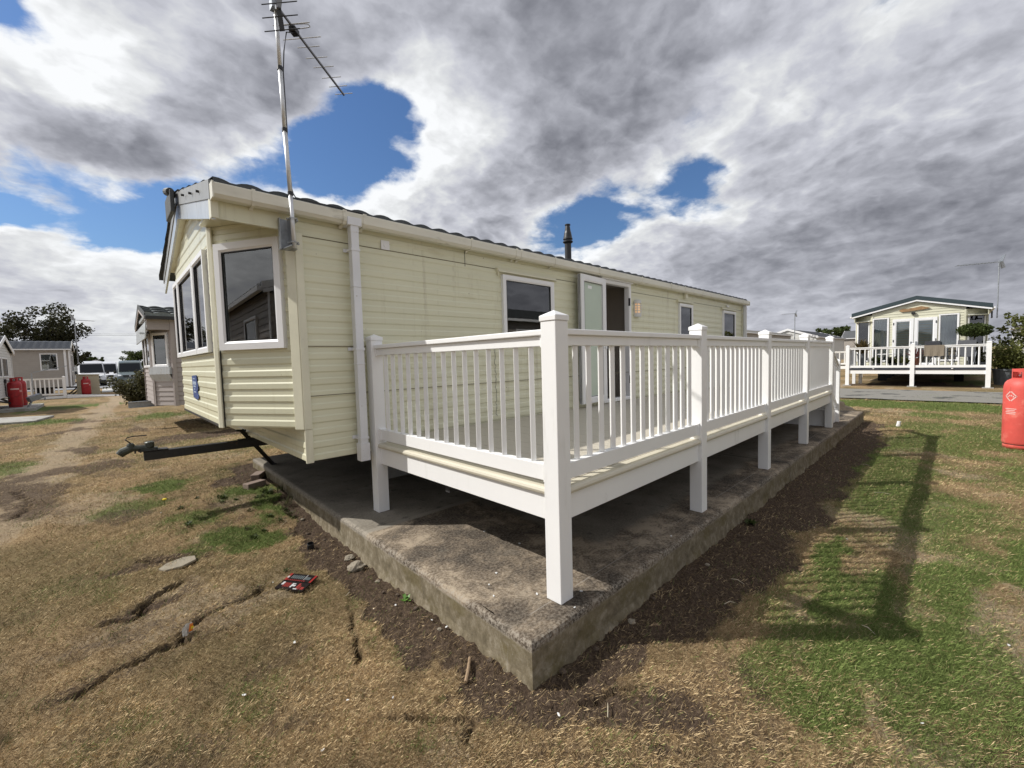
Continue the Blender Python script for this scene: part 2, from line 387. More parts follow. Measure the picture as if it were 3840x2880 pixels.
def slabdist(x, y):
    """distance outside the slab outline"""
    return np.hypot(np.maximum(np.maximum(SLX-x, x-SLR), 0), np.maximum(np.maximum(SLF-y, y-SLB), 0))
def soilmap(x, y):
    dsl = slabdist(x, y); n = fbm(x, y, 3.2, 4, 31); n2 = fbm(x, y, 11, 3, 32)
    fr_ = sst(-y, 1.9, 2.5)*sst(x, .2, .6)
    wd = .16+.38*fr_*sst(x, .6, 1.8)*(1-sst(x, 8.5, 11))+.16*sst(-y, 1.8, 2.5)*(1-sst(x, .6, 1.8))+.18*(1-sst(np.hypot(x-.1, y+.4), .2, .7))+.12*(1-sst(np.abs(y+1.6), .1, .8))*(1-sst(x, .3, .6))
    wd = wd*(1-.75*sst(y, .4, 1.2)*(1-sst(y, 2.0, 2.3)))
    s = 1-sst(dsl+(n-.5)*.42+(n2-.5)*.14, wd*.72, wd*1.18)
    s = np.maximum(s, (1-sst(np.hypot((x-.0)/.42, (y-2.55)/.42)+(n-.5)*.9, .6, 1.0)))
    s = np.maximum(s, .8*(1-sst(np.hypot((x+1.05)/.22, (y+.1)/.10)+(n-.5)*1.0, .6, 1.1)))
    s = np.maximum(s, .65*(1-sst(np.hypot((x+.95)/.35, (y-.62)/.12)+(n-.5)*1.2, .6, 1.1)))
    s = np.maximum(s, .6*(1-sst(np.hypot((x+1.75)/.28, (y-3.4)/1.0)+(n-.5)*1.6, .4, 1.1)))
    s = np.maximum(s, .55*(1-sst(np.hypot((x+1.1)/.5, (y-2.0)/.35)+(n-.5)*1.4, .4, 1.0)))
    s = np.maximum(s, .9*(1-sst(np.hypot((x-.5)/1.3, (y-8.0)/.9)+(n-.5)*.9, .6, 1.0)))
    s = np.maximum(s, .8*(1-sst(np.hypot((x-23.)/1.6, (y+2.3)/2.6)+(n-.5)*.5, .8, 1.0)))
    s = np.maximum(s, .5*sst(fbm(x, y, 2.4, 4, 77), .60, .74)*(1-sst(x, .2, .6)))
    s = np.maximum(s, .35*sst(fbm(x, y, 5.5, 3, 78), .62, .78))
    s = np.maximum(s, .5*(1-sst(polyd(x, y, [(.15, -2.4), (.5, -2.7), (.9, -2.95), (.3, -3.1), (0, -2.6)])+(n-.5)*.25, .1, .3)))
    lf = (1-sst(x, .0, .5))*sst(y, .8, 1.6)
    s = np.maximum(s, .62*lf*sst(fbm(x*1.3, y*.7, 1.0, 5, 79), .50, .66)*(1-.5*sst(y, 14, 25)))
    s = np.maximum(s, .85*(1-sst(polyd(x, y, [(.0, -2.25), (.35, -2.6), (.55, -2.85)])+(n-.5)*.35+(n2-.5)*.1, .06, .22)))
    return np.clip(s, 0, 1)
GREEN = [(-.38, .80, .36, .30, .85), (-.6, 1.45, .45, .4, .7), (-.95, 2.3, .4, .5, .6), (1.6, -3.55, .7, .20, .95), (2.5, -3.62, .7, .22, .8), (2.2, -3.3, .5, .12, .8), (1.05, -3.25, .3, .14, .7), (-.75, 2.95, .45, .5, .8), (-.15, 2.0, .38, .38, .9), (.08, 1.35, .22, .55, 1.), (-.75, .72, .16, .10, .3), (-.28, .55, .28, .20, .9), (-.1, 1.0, .22, .3, .8), (-.5, 1.5, .4, .4, .45), (.0, 1.9, .5, .2, .8),
         (1.95, -3.12, .42, .14, .8), (1.55, -3.42, .30, .16, 1.), (3.4, -4.05, .9, .28, .9), (1.44, -3.22, .30, .14, .8), (6.5, -2.75, 2.2, .22, .8), (1.15, -3.02, .3, .1, .6), (4.6, -3.1, 1.2, .22, .7), (1.1, -3.6, .55, .2, .55),
         (6.5, -4.4, 1.8, .6, .6), (9.5, -3.3, 2.2, .6, .6), (2.7, -3.0, .5, .12, .9), (1.9, -3.75, .5, .16, .65), (14.2, -4, 1.0, 9, 1.), (20.2, -4, .5, 9, .5), (12, 0, 1.2, 2, .5), (.45, 5.5, 1.6, 1.2, .4), (-.2, 7.0, 1.4, .5, .4),
         (-3.2, 22.5, 2.3, 1.6, 1.), (-2.6, 15.5, 1.3, .9, .9), (-3.2, 27., 2.0, 1.5, .5), (-2.3, 6.2, .35, .9, .6), (-1.7, 8.5, .8, .9, .3), (.2, 14.6, 1.0, 1.2, .7)]
def greenmap(x, y):
    n = fbm(x, y, 2.3, 4, 41); n2 = fbm(x, y, 9, 3, 42); g = np.zeros(np.shape(x))
    for cx_, cy_, rx, ry, a in GREEN:
        g = np.maximum(g, a*(1-sst(np.hypot((x-cx_)/rx, (y-cy_)/ry)+(n-.5)*1.6+(n2-.5)*.8, .35, 1.45)))
    right = sst(-y, 2.5, 3.0)*sst(x, .6, 1.5)
    g = np.maximum(g, right*(.10+.55*sst(fbm(x, y, .9, 4, 43), .42, .62)))
    g = np.maximum(g, .38*sst(n, .60, .75)); g = np.maximum(g, .30*sst(n2, .62, .8))
    return np.clip(g, 0, 1)
def palemap(x, y):
    p_ = 1-sst(polyd(x, y, PATH)+(fbm(x, y, 1.5, 3, 8)-.5)*.5, .12, .5)
    p_ = np.maximum(p_*.9, .6*sst(fbm(x, y, 1.3, 4, 81), .5, .68))
    p_ = np.maximum(p_, .9*(1-sst(polyd(x, y, [(1.9, -3.9), (2.4, -3.65), (3.2, -3.4), (4.5, -3.5)])+(fbm(x, y, 4, 3, 3)-.5)*.25, .05, .25)))
    return np.clip(p_, 0, 1)

# ------------------------------------------------------------------ ground
def axis(segs):
    out = []
    for a, b, st in segs: out += list(np.arange(a, b-1e-6, st))
    return out
def spread(s, e, st):
    o = [s]; k = st
    while abs(o[-1]) < abs(e): o.append(o[-1]+math.copysign(k, e)); k *= 1.16
    return o
xs = np.array(sorted(set(np.round(spread(-2.9, -3000, .09)[::-1]+axis([(-2.9, -1.5, .04), (-1.5, 1.0, .0165), (1.0, 3.2, .03), (3.2, 12, .06)])+spread(12, 3000, .09), 4))))
ys = np.array(sorted(set(np.round(spread(-5, -3000, .09)[::-1]+axis([(-5, -3.8, .04), (-3.8, -2.2, .018), (-2.2, .9, .0165), (.9, 4.5, .04), (4.5, 9, .08)])+spread(9, 3000, .12), 4))))
X, Y = np.meshgrid(xs, ys); nx, ny = len(xs), len(ys)
Z = gz(X, Y)+relief(X, Y)
co = np.stack([X, Y, Z], -1).reshape(-1, 3)
I = np.arange(nx*ny).reshape(ny, nx)
F = np.stack([I[:-1, :-1], I[:-1, 1:], I[1:, 1:], I[1:, :-1]], -1).reshape(-1, 4)
def np_mesh(name, co, F, smooth=True):
    me = bpy.data.meshes.new(name); k = F.shape[1]
    me.vertices.add(len(co)); me.vertices.foreach_set('co', np.asarray(co, np.float32).ravel())
    me.loops.add(F.size); me.loops.foreach_set('vertex_index', F.astype(np.int32).ravel())
    me.polygons.add(len(F)); me.polygons.foreach_set('loop_start', np.arange(0, F.size, k, dtype=np.int32))
    me.polygons.foreach_set('loop_total', np.full(len(F), k, np.int32))
    if smooth: me.polygons.foreach_set('use_smooth', np.ones(len(F), bool))
    me.update(calc_edges=True); me.validate(); return me
def set_attr(me, name, rgb):
    a = me.color_attributes.new(name, 'FLOAT_COLOR', 'POINT')
    a.data.foreach_set('color', np.concatenate([rgb, np.ones((len(rgb), 1))], 1).astype(np.float32).ravel())
gme = np_mesh('ground', co, F)
fx, fy = X.ravel(), Y.ravel()
set_attr(gme, 'cover', np.stack([greenmap(fx, fy), soilmap(fx, fy), palemap(fx, fy)], -1))
set_attr(gme, 'crack', np.stack([crackmap(fx, fy), crackzone(fx, fy), fx*0], -1))
G = bpy.data.materials.new('ground_turf'); G.use_nodes = True; n = NT(G.node_tree); b = G.node_tree.nodes['Principled BSDF']
co_ = n.n('ShaderNodeTexCoord').outputs['Object']
at_ = n.n('ShaderNodeAttribute', attribute_name='cover'); sp = n.n('ShaderNodeSeparateColor'); n.link(at_.outputs['Color'], sp.inputs[0])
at2 = n.n('ShaderNodeAttribute', attribute_name='crack'); sp2 = n.n('ShaderNodeSeparateColor'); n.link(at2.outputs['Color'], sp2.inputs[0])
f1 = n.noise(co_, 95, 6, .7, .6); f2 = n.noise(co_, 6, 6, .65); f3 = n.noise(co_, 38, 5, .7, 1.2); f4 = n.noise(co_, .55, 5, .6)
straw = n.ramp(f1, [(.30, (.115, .075, .038)), (.45, (.235, .162, .086)), (.58, (.38, .28, .16)), (.75, (.54, .42, .26))])
straw = n.mix(n.mapr(f2, .42, .66), straw, n.ramp(f3, [(.35, (.14, .095, .050)), (.65, (.34, .245, .135))]))
straw = n.mix(n.math('MULTIPLY', n.mapr(f4, .42, .60), .6), straw, n.ramp(f1, [(.3, (.055, .048, .020)), (.7, (.19, .165, .078))]))
green = n.ramp(f1, [(.3, (.038, .054, .014)), (.5, (.090, .120, .032)), (.72, (.19, .22, .08))])
soil = n.ramp(n.noise(co_, 60, 7, .7), [(.3, (.036, .025, .017)), (.5, (.098, .069, .048)), (.68, (.175, .128, .090)), (.8, (.27, .21, .155))])
pale = n.ramp(f3, [(.3, (.20, .15, .10)), (.6, (.40, .33, .235)), (.8, (.52, .45, .34))])
def edge(v, k=.5, f=None): return n.mapr(n.math('ADD', v, n.math('MULTIPLY', n.math('SUBTRACT', f or f1, .5), k)), .30, .70)
f5 = n.noise(co_, 2.2, 7, .7)
straw = n.mix(n.math('MULTIPLY', n.mapr(f5, .50, .64), .55), straw, n.ramp(f1, [(.3, (.06, .045, .026)), (.7, (.20, .15, .09))]))
c = n.mix(n.math('MULTIPLY', edge(sp.outputs[2], 1.4, f3), .65), straw, pale)
c = n.mix(edge(sp.outputs[0], 1.3), c, green)
c = n.mix(1.0, c, (1.20, 1.18, 1.17), 'MULTIPLY')
c = n.mix(edge(sp.outputs[1], 1.1, f3), c, soil)
c = n.mix(n.math('MULTIPLY', sp2.outputs[1], n.mapr(f3, .42, .6)), c, soil)
c = n.mix(sp2.outputs[0], c, (.022, .016, .012))
n.link(c, b.inputs['Base Color']); b.inputs['Roughness'].default_value = .95; b.inputs['Specular IOR Level'].default_value = .1
bp_ = n.n('ShaderNodeBump'); bp_.inputs['Strength'].default_value = .9; bp_.inputs['Distance'].default_value = .02
n.link(n.math('ADD', f1, n.math('MULTIPLY', f3, 1.2)), bp_.inputs['Height']); n.link(bp_.outputs[0], b.inputs['Normal'])
gme.materials.append(G)
go = bpy.data.objects.new('ground', gme); COL.objects.link(go); go['kind'] = 'structure'
def gnd(x, y): return float(gz(x, y)+relief(np.array([x]), np.array([y]))[0])

# ------------------------------------------------------------------ short grass near the camera (one uncountable mass)
rng = np.random.default_rng(3)
NB = 1150000
ang = rng.uniform(R_(-14), R_(104), NB); rr = 1.0+19*rng.random(NB)**2.1
bx_ = -1.14+rr*np.cos(ang); by_ = -3.6+rr*np.sin(ang)
gm = greenmap(bx_, by_); sm = soilmap(bx_, by_); cm = crackmap(bx_, by_)
pm_ = polyd(bx_, by_, PATH)+(fbm(bx_, by_, 3, 3, 8)-.5)*.6
keep = (rng.random(NB) > .85*(1-sst(pm_, .1, .5))) & (slabdist(bx_, by_) > .012) & (rng.random(NB) > np.clip(sm*1.1-.15, 0, .84)) & (cm < .35)
bx_, by_, gm, rr = bx_[keep], by_[keep], gm[keep], rr[keep]; nb = len(bx_)
isg = rng.random(nb) < np.clip(gm*1.05, .03, .9)
L_ = np.where(isg, rng.uniform(.012, .040, nb), rng.uniform(.008, .036, nb))*(1+.04*rr)
long_ = rng.random(nb) < .012; L_[long_] *= 2.2
wd_ = (.00030+.00030*rng.random(nb))*(1+.30*rr)*.75
az = 2*PI*2.2*fbm(bx_, by_, 4.5, 3, 95)+rng.normal(0, .9, nb)+PI*(rng.random(nb) < .5); tl = np.where(isg, rng.uniform(R_(25), R_(78), nb), rng.uniform(R_(8), R_(55), nb)); tl[long_] = R_(6)
hz = gz(bx_, by_)+relief(bx_, by_)-.001
dx = np.cos(az)*np.cos(tl); dy = np.sin(az)*np.cos(tl); dz_ = np.sin(tl)
px = -np.sin(az)*wd_; py = np.cos(az)*wd_
V0 = np.stack([bx_-px, by_-py, hz], -1); V1 = np.stack([bx_+px, by_+py, hz], -1)
V2 = np.stack([bx_+dx*L_*.6+px*.8, by_+dy*L_*.6+py*.8, hz+dz_*L_*.62+.002], -1)
V3 = np.stack([bx_+dx*L_, by_+dy*L_, hz+dz_*L_*.85+.003], -1)
bco = np.stack([V0, V1, V2, V3], 1).reshape(-1, 3)
k4 = np.arange(nb)[:, None]*4
bF = k4+np.array([0, 1, 2, 3])[None]
bme = np_mesh('grass', bco, bF, smooth=False)
t1 = rng.random((nb, 1)); t2 = fbm(bx_, by_, 5, 3, 90)[:, None]
sc_ = np.array([.290, .198, .098])*(1-t1)+np.array([.60, .465, .27])*t1**1.7
sc_ = sc_*1.34*(.50+1.0*t2)*(1-.33*sst(fbm(bx_, by_, 2.2, 4, 97), .5, .66))[:, None]*(1-.35*fbm(bx_, by_, 1.1, 3, 91)[:, None]*(1-t1))
gc_ = np.array([.058, .084, .020])*(1-t1)+np.array([.165, .205, .065])*t1
gc_ = gc_*1.3*(.65+.7*t2)
bcol = np.where(isg[:, None], gc_, sc_)
set_attr(bme, 'blade', np.repeat(bcol, 4, 0))
GM = bpy.data.materials.new('grass_blades'); GM.use_nodes = True; n = NT(GM.node_tree); b = GM.node_tree.nodes['Principled BSDF']
n.link(n.n('ShaderNodeAttribute', attribute_name='blade').outputs['Color'], b.inputs['Base Color'])
b.inputs['Roughness'].default_value = .8; b.inputs['Specular IOR Level'].default_value = .15
bme.materials.append(GM)
gb = bpy.data.objects.new('grass', bme); COL.objects.link(gb)
tag(gb, 'short dry straw coloured lawn with green patches', 'grass', kind='stuff')

# ------------------------------------------------------------------ concrete base slab
def slab_mat():
    M = bpy.data.materials.new('weathered_concrete'); M.use_nodes = True; n = NT(M.node_tree); b = M.node_tree.nodes['Principled BSDF']
    co = n.n('ShaderNodeTexCoord').outputs['Object']; s = n.n('ShaderNodeSeparateXYZ'); n.link(co, s.inputs[0]); x, y, z = s.outputs
    fa = n.noise(co, 2.4, 8, .65); fb = n.noise(co, 26, 6, .7); fc = n.noise(co, 130, 3, .6); fd = n.noise(co, 7, 8, .7, .8)
    fe_ = n.noise(co, 60, 8, .75)
    g_ = n.noise(co, 1.3, 9, .62, .4)
    light = n.ramp(n.math('MULTIPLY_ADD', fe_, .25, n.math('MULTIPLY', fa, .75)), [(.35, (.13, .113, .088)), (.5, (.20, .178, .142)), (.65, (.28, .255, .21))])
    dark = n.ramp(n.math('ADD', n.math('MULTIPLY', fe_, .22), n.math('ADD', n.math('MULTIPLY', fd, .33), n.math('MULTIPLY', g_, .45))), [(.42, (.040, .031, .023)), (.475, (.090, .069, .049)), (.52, (.19, .148, .103)), (.565, (.37, .30, .215))])
    wy = n.math('ADD', y, n.math('MULTIPLY', n.math('SUBTRACT', fa, .5), .22)); wx = n.math('ADD', x, n.math('MULTIPLY', n.math('SUBTRACT', fa, .5), .25))
    # mossy outer part: in front of the pour line at y=-.45 on the left, and the strip outside the deck footprint
    front = n.mapr(wy, -1.98, -1.86, 1, 0)
    left = n.math('MULTIPLY', n.mapr(wx, 1.22, 1.34, 1, 0), n.mapr(y, -.50, -.47, 1, 0))
    f = n.math('MAXIMUM', front, left)
    f = n.math('MULTIPLY', f, n.mapr(n.noise(co, 3.1, 6, .6), .25, .45, .6, 1))
    inner = n.math('MULTIPLY', n.mapr(y, -.50, -.44), .0)
    c = n.mix(f, light, dark)
    band = n.math('MULTIPLY', n.math('COMPARE', y, -.47, .035), .6)
    c = n.mix(band, c, (.30, .27, .22))
    c = n.mix(n.mapr(fc, .68, .74), c, (.34, .31, .27))
    c = n.mix(n.math('MULTIPLY', n.mapr(n.noise(co, 9, 3, .5), .60, .70), .5), c, (.045, .04, .032))
    # sides: yellow-green algae low down, pale top arris
    side = n.mapr(z, -.03, -.045)
    sc = n.ramp(n.noise(n.vmath('MULTIPLY', co, (1, 1, .8)), 14, 8, .72), [(.3, (.095, .078, .048)), (.5, (.19, .158, .104)), (.7, (.33, .29, .22))])
    sc = n.mix(n.math('MULTIPLY', n.mapr(n.noise(co, 3.5, 6, .65), .50, .64), .6), sc, (.105, .083, .030))
    sc = n.mix(n.mapr(fc, .66, .74), sc, (.30, .28, .24))
    c = n.mix(side, c, sc)
    ar = n.math('MULTIPLY', n.mapr(n.math('ABSOLUTE', n.math('ADD', z, .022)), .012, .03, 1, 0), n.mapr(fe_, .42, .6))
    c = n.mix(n.math('MULTIPLY', ar, .8), c, (.32, .285, .235))
    c = n.mix(n.mapr(n.math('ABSOLUTE', n.math('SUBTRACT', x, 4.6)), .006, .010, 1, 0), c, (.02, .018, .015))
    ln = n.math('MULTIPLY', n.mapr(n.math('ABSOLUTE', n.math('SUBTRACT', y, -2.12)), .002, .005, 1, 0), n.mapr(n.noise(co, 4, 3), .45, .55))
    c = n.mix(n.math('MULTIPLY', ln, .6), c, (.30, .27, .23))
    n.link(c, b.inputs['Base Color']); b.inputs['Roughness'].default_value = .92; b.inputs['Specular IOR Level'].default_value = .25
    bp_ = n.n('ShaderNodeBump'); bp_.inputs['Strength'].default_value = .30; bp_.inputs['Distance'].default_value = .008
    n.link(n.math('ADD', n.math('MULTIPLY', fe_, .8), n.math('MULTIPLY', fc, .4)), bp_.inputs['Height']); n.link(bp_.outputs[0], b.inputs['Normal'])
    return M
def build_slab():
    # perimeter walked as a profile ring (worn arris, ragged foot), capped on top
    per = []
    def seg(a, b, st):
        k = max(2, int((Vector(b)-Vector(a)).length/st)); return [Vector(a).lerp(Vector(b), i/k) for i in range(k)]
    c_ = [(SLX, SLF), (SLR, SLF), (SLR, SLB), (SLX+.115, SLB)]
    per = seg(c_[0], c_[1], .035)+seg(c_[1], c_[2], .2)+seg(c_[2], c_[3], .2)+seg(c_[3], c_[0], .035)
    P = np.array([(q.x, q.y) for q in per]); nn = len(P)
    t = np.roll(P, -1, 0)-np.roll(P, 1, 0); t /= np.linalg.norm(t, axis=1)[:, None]; nrm = np.stack([t[:, 1], -t[:, 0]], 1)
    prof = [(-.30, 0), (-.05, .001), (-.022, -.001), (-.009, -.008), (-.002, -.020), (0, -.045), (.001, -.09), (.002, -.13), (.004, -.17), (.012, -.21), (.03, -.26), (.03, -.45)]
    v = []
    for i, (o, z) in enumerate(prof):
        amp = [0, .001, .003, .004, .004, .003, .004, .004, .006, .014, .02, .02][i]
        j = (fbm(P[:, 0]+P[:, 1], P[:, 1]*1.3+z*4, 9, 5, 11+i)-.5)*2*amp
        jz = (fbm(P[:, 0]-P[:, 1], P[:, 1], 11, 3, 31+i)-.5)*(.003 if i > 1 else 0)
        q = P+nrm*(o+j)[:, None] if i else P+nrm*o
        v.append(np.column_stack([q, np.full(nn, z)+jz]))
    v = np.concatenate(v); f = []
    m_ = len(prof)
    for i in range(m_-1):
        for k in range(nn): f.append((i*nn+k, (i+1)*nn+k, (i+1)*nn+(k+1) % nn, i*nn+(k+1) % nn))
    f.append(tuple(range(nn)))
    b = MB(); b.add(v.tolist(), f)
    o = single('concrete_slab', b, slab_mat(), 'long weathered concrete base slab under the cream caravan and white deck', 'concrete slab', smooth=False)
    return o
build_slab()

# ------------------------------------------------------------------ cladding and window helpers
PW = dict(wave=([0, .040, .052, .090, .1035], [0, 0, -.0065, -.0065, 0]), lap=([0, .006, .105, .11], [0, .001, -.012, -.012]))
def siding(mb, A, B, z0, z1, holes=(), kind='wave', base=0.0, srange=None, off=0.0):
    A = Vector(A[:2]); B = Vector(B[:2]); t = (B-A); Ln = t.length; t.normalize(); nv = Vector((t.y, -t.x))
    ph, of = PW[kind]; per = ph[-1]
    def o_at(z):
        q = (z-base) % per
        return float(np.interp(q, ph, of))+off
    zs = {z0, z1}
    k = math.floor((z0-base)/per)
    while base+k*per < z1:
        for q in ph[:-1]:
            z = base+k*per+q
            if z0 < z < z1: zs.add(round(z, 5))
        k += 1
    for h in holes:
        for q in (h[2], h[3]):
            if z0 < q < z1: zs.add(q)
    zs = sorted(zs)
    for za, zb in zip(zs[:-1], zs[1:]):
        if zb-za < 1e-4: continue
        zm = (za+zb)/2
        iv = [(0, Ln)]
        for h in holes:
            if h[2] <= zm <= h[3]:
                nv_ = []
                for a, b in iv:
                    if h[1] <= a or h[0] >= b: nv_.append((a, b)); continue
                    if h[0] > a: nv_.append((a, h[0]))
                    if h[1] < b: nv_.append((h[1], b))
                iv = nv_
        oa, ob = o_at(za+1e-5), o_at(zb-1e-5)
        for a, b in iv:
            a0, b0, a1, b1 = a, b, a, b
            if srange:
                r0, r1 = srange(za), srange(zb)
                if r0 is None: continue
                a0, b0 = max(a, r0[0]), min(b, r0[1])
                if r1 is None: r1 = ((r0[0]+r0[1])/2,)*2
                a1, b1 = max(a, r1[0]), min(b, r1[1])
                if a0 >= b0: continue
                if a1 > b1: a1 = b1 = (a1+b1)/2
            P = lambda s_, o_, z_: (A.x+t.x*s_+nv.x*o_, A.y+t.y*s_+nv.y*o_, z_)
            mb.quad(P(a0, oa, za), P(b0, oa, za), P(b1, ob, zb), P(a1, ob, zb))
    return mb
class Frame2D:
    """plane helper: A->B in plan, outward normal to the right"""
    def __init__(s, A, B):
        s.A = Vector(A[:2]); t = Vector(B[:2])-s.A; s.L = t.length; s.t = t.normalized(); s.n = Vector((s.t.y, -s.t.x))
    def p(s, u, o, z): return (s.A.x+s.t.x*u+s.n.x*o, s.A.y+s.t.y*u+s.n.y*o, z)
    def box(s, mb, u0, u1, o0, o1, z0, z1):
        v = [s.p(u0, o0, z0), s.p(u1, o0, z0), s.p(u1, o1, z0), s.p(u0, o1, z0), s.p(u0, o0, z1), s.p(u1, o0, z1), s.p(u1, o1, z1), s.p(u0, o1, z1)]
        return mb.add(v, [(0, 3, 2, 1), (4, 5, 6, 7), (0, 1, 5, 4), (1, 2, 6, 5), (2, 3, 7, 6), (3, 0, 4, 7)])
def frame_ring(mb, fr, u0, u1, z0, z1, w, o0, o1):
    """mitred rectangular frame with a chamfered inner step"""
    outer = [(u0, z0), (u1, z0), (u1, z1), (u0, z1)]; inner = [(u0+w, z0+w), (u1-w, z0+w), (u1-w, z1-w), (u0+w, z1-w)]
    mid = [(u0+w*.72, z0+w*.72), (u1-w*.72, z0+w*.72), (u1-w*.72, z1-w*.72), (u0+w*.72, z1-w*.72)]
    k = len(mb.v); lay = [(outer, o0), (outer, o1), (mid, o1), (inner, o1-.012), (inner, o0)]
    for pts, o in lay:
        for u, z in pts: mb.v.append(fr.p(u, o, z))
    for i in range(4):
        for j in range(4):
            a = k+i*4+j; b_ = k+i*4+(j+1) % 4; mb.f.append((a, b_, b_+4, a+4))
def window(parent, fr, u0, u1, z0, z1, fw=.055, proud=.03, pane=None, curtain=None, mull=(), blind=False, label=None, cm=None, co=-.10):
    f = MB(); frame_ring(f, fr, u0, u1, z0, z1, fw, -.02, proud)
    for q in mull: fr.box(f, q-fw*.4, q+fw*.4, -.015, proud-.002, z0+fw-.003, z1-fw+.003)
    w = build('window', f, m_upvc, parent); 
    if label: w['label'] = label
    g = MB(); fr.box(g, u0+fw-.004, u1-fw+.004, .004, .009, z0+fw-.004, z1-fw+.004)
    build('pane', g, pane or m_glass, w)
    bk = MB(); gs = fw*.9
    for a, b_, c_, d_ in ((u0+gs, u1-gs, z0+gs, z0+gs+.010), (u0+gs, u1-gs, z1-gs-.010, z1-gs), (u0+gs, u0+gs+.008, z0+gs+.011, z1-gs-.011), (u1-gs-.008, u1-gs, z0+gs+.011, z1-gs-.011)):
        fr.box(bk, a, b_, .010, proud-.010, c_, d_)
    build('seal', bk, m_rubber, w)
    if curtain:
        for (a, b_) in curtain:
            c_ = MB(); kk = 26; top = []; 
            for i in range(kk+1):
                u = a+(b_-a)*i/kk; o = co+.018*math.sin(i*1.55)+.008*math.sin(i*3.1+1)
                c_.v.append(fr.p(u, o, z0+.01)); c_.v.append(fr.p(u, o, z1-.01))
            c_.f += [(2*i, 2*i+2, 2*i+3, 2*i+1) for i in range(kk)]
            build('curtain', c_, cm or (m_curtain if not blind else m_curtain_d), w, smooth=True)
    return w

# ------------------------------------------------------------------ the cream static caravan
WID, LEN, BAY, SB = 3.87, 10.2, .439, .754
EZ, RZ_ = 2.55, 3.07
ROOF_S = (RZ_-EZ)/(WID/2+.1)
def roof_z(y): return EZ+ROOF_S*(min(y, WID-y)+.1)
car = thing('static_caravan', 'cream ribbed static caravan with bay front standing on concrete slab behind white deck', 'static caravan', (LEN/2, WID/2, 0), world=True)
side = Frame2D((0, 0), (LEN, 0)); ang_ = Frame2D((-BAY, SB), (0, 0)); flat = Frame2D((-BAY, WID-SB), (-BAY, SB)); ang2 = Frame2D((0, WID), (-BAY, WID-SB))
wb, WB, WT = 0, .525, 2.50
W1 = (2.18, 3.07, 1.54, 2.275); DR = (4.15, 4.94, .625, 2.44); W3 = (6.665, 7.25, 1.52, 2.27); W4 = (8.825, 9.60, 1.52, 2.265)
mb = MB()
siding(mb, (0, 0), (LEN, 0), WB, WT, [W1, DR, W3, W4], base=.53)
build('side_wall', mb, m_cream, car)
mb = MB()
aL = ang_.L
siding(mb, (-BAY, SB), (0, 0), .80, 1.45, base=.812)
siding(mb, (-BAY, SB), (0, 0), 1.45, 2.478, [(.07, .735, 1.45, 2.325)], base=.812, off=-.004)
build('bay_side_panel', mb, m_cream, car)
fw_ = flat.L; sY = lambda y: (WID-SB)-y
mb = MB()
gable = lambda z: (0, fw_) if z < roof_z(SB)-.16 else ((lambda y: (sY(WID-y), sY(y)) if y < WID/2 else None)((z+.16-EZ)/ROOF_S-.1))
siding(mb, (-BAY, WID-SB), (-BAY, SB), .80, 2.95, [(sY(3.12), sY(.93), 1.44, 2.345)], base=.812, srange=gable)
build('front_panel', mb, m_cream, car)
mb = MB(); siding(mb, (0, WID), (-BAY, WID-SB), .80, 2.50, base=.812); build('bay_side_panel', mb, m_cream, car)
mb = MB(); siding(mb, (0, WID), (0, 0), WB, .80, base=.53)
build('lower_front_panel', mb, m_cream, car)
mb = MB(); siding(mb, (LEN, WID), (0, WID), WB, WT, base=.53); siding(mb, (LEN, 0), (LEN, WID), WB, 2.46, base=.53)
build('rear_wall', mb, m_cream, car)
mb = MB()   # bay floor, body floor, ceiling
mb.prism([(-BAY+.012, SB, .803), (.0, .012, .803), (.0, WID-.012, .803), (-BAY+.012, WID-SB, .803)], (0, 0, .03))
mb.box(.015, .02, WB+.004, LEN-.02, WID-.02, WB+.05)
build('floor_panel', mb, m_dark, car)
mb = MB(); mb.box(.4, .02, 2.46, LEN-.02, WID-.02, 2.48); mb.box(4.0, .9, .62, 7.0, .95, 2.46); mb.box(5.15, .03, .62, 5.2, .9, 2.46); mb.box(3.3, .03, .62, 3.35, .9, 2.46); mb.box(.02, .02, .60, LEN-.02, WID-.02, .62)
mb.box(2.4, 1.9, .62, 2.45, WID-.05, 2.46); mb.box(9.7, .3, .62, 9.75, 3, 2.46)
build('interior', mb, m_room, car)
mb = MB(); mb.box(4.62, .83, .85, 4.95, .895, 1.45)
for i in range(9): mb.box(4.63+i*.035, .815, .87, 4.645+i*.035, .83, 1.43)
build('radiator', mb, m_upvc, car)
# corner trims
mb = MB(); ang_.box(mb, aL-.085, aL+.004, .002, .022, .79, 2.476); build('corner_trim', mb, m_cream_trim, car, bevel=.004)
mb = MB(); side.box(mb, -.012, .045, .002, .022, .79, 2.344); build('corner_trim', mb, m_cream_trim, car, bevel=.004)
mb = MB(); side.box(mb, -.014, .045, .001, .018, .515, .788); build('corner_trim', mb, m_cream_trim, car, bevel=.003)
mb = MB(); flat.box(mb, fw_-.035, fw_+.006, .002, .018, .79, 2.62); build('corner_trim', mb, m_cream_trim, car, bevel=.003)
mb = MB(); ang_.box(mb, -.006, .035, .002, .018, .79, 2.476); build('corner_trim', mb, m_cream_trim, car, bevel=.003)
mb = MB(); ang_.box(mb, .036, .045, .001, .006, .80, 1.45); flat.box(mb, 0, fw_, -.004, .004, .788, .806)
build('seam_gap', mb, m_black, car)
mb = MB(); mb.box(LEN-.10, -.022, WB-.01, LEN+.012, -.002, 2.46); build('corner_trim', mb, m_cream_trim, car, bevel=.003)
mb = MB()   # sheet joints on the long wall
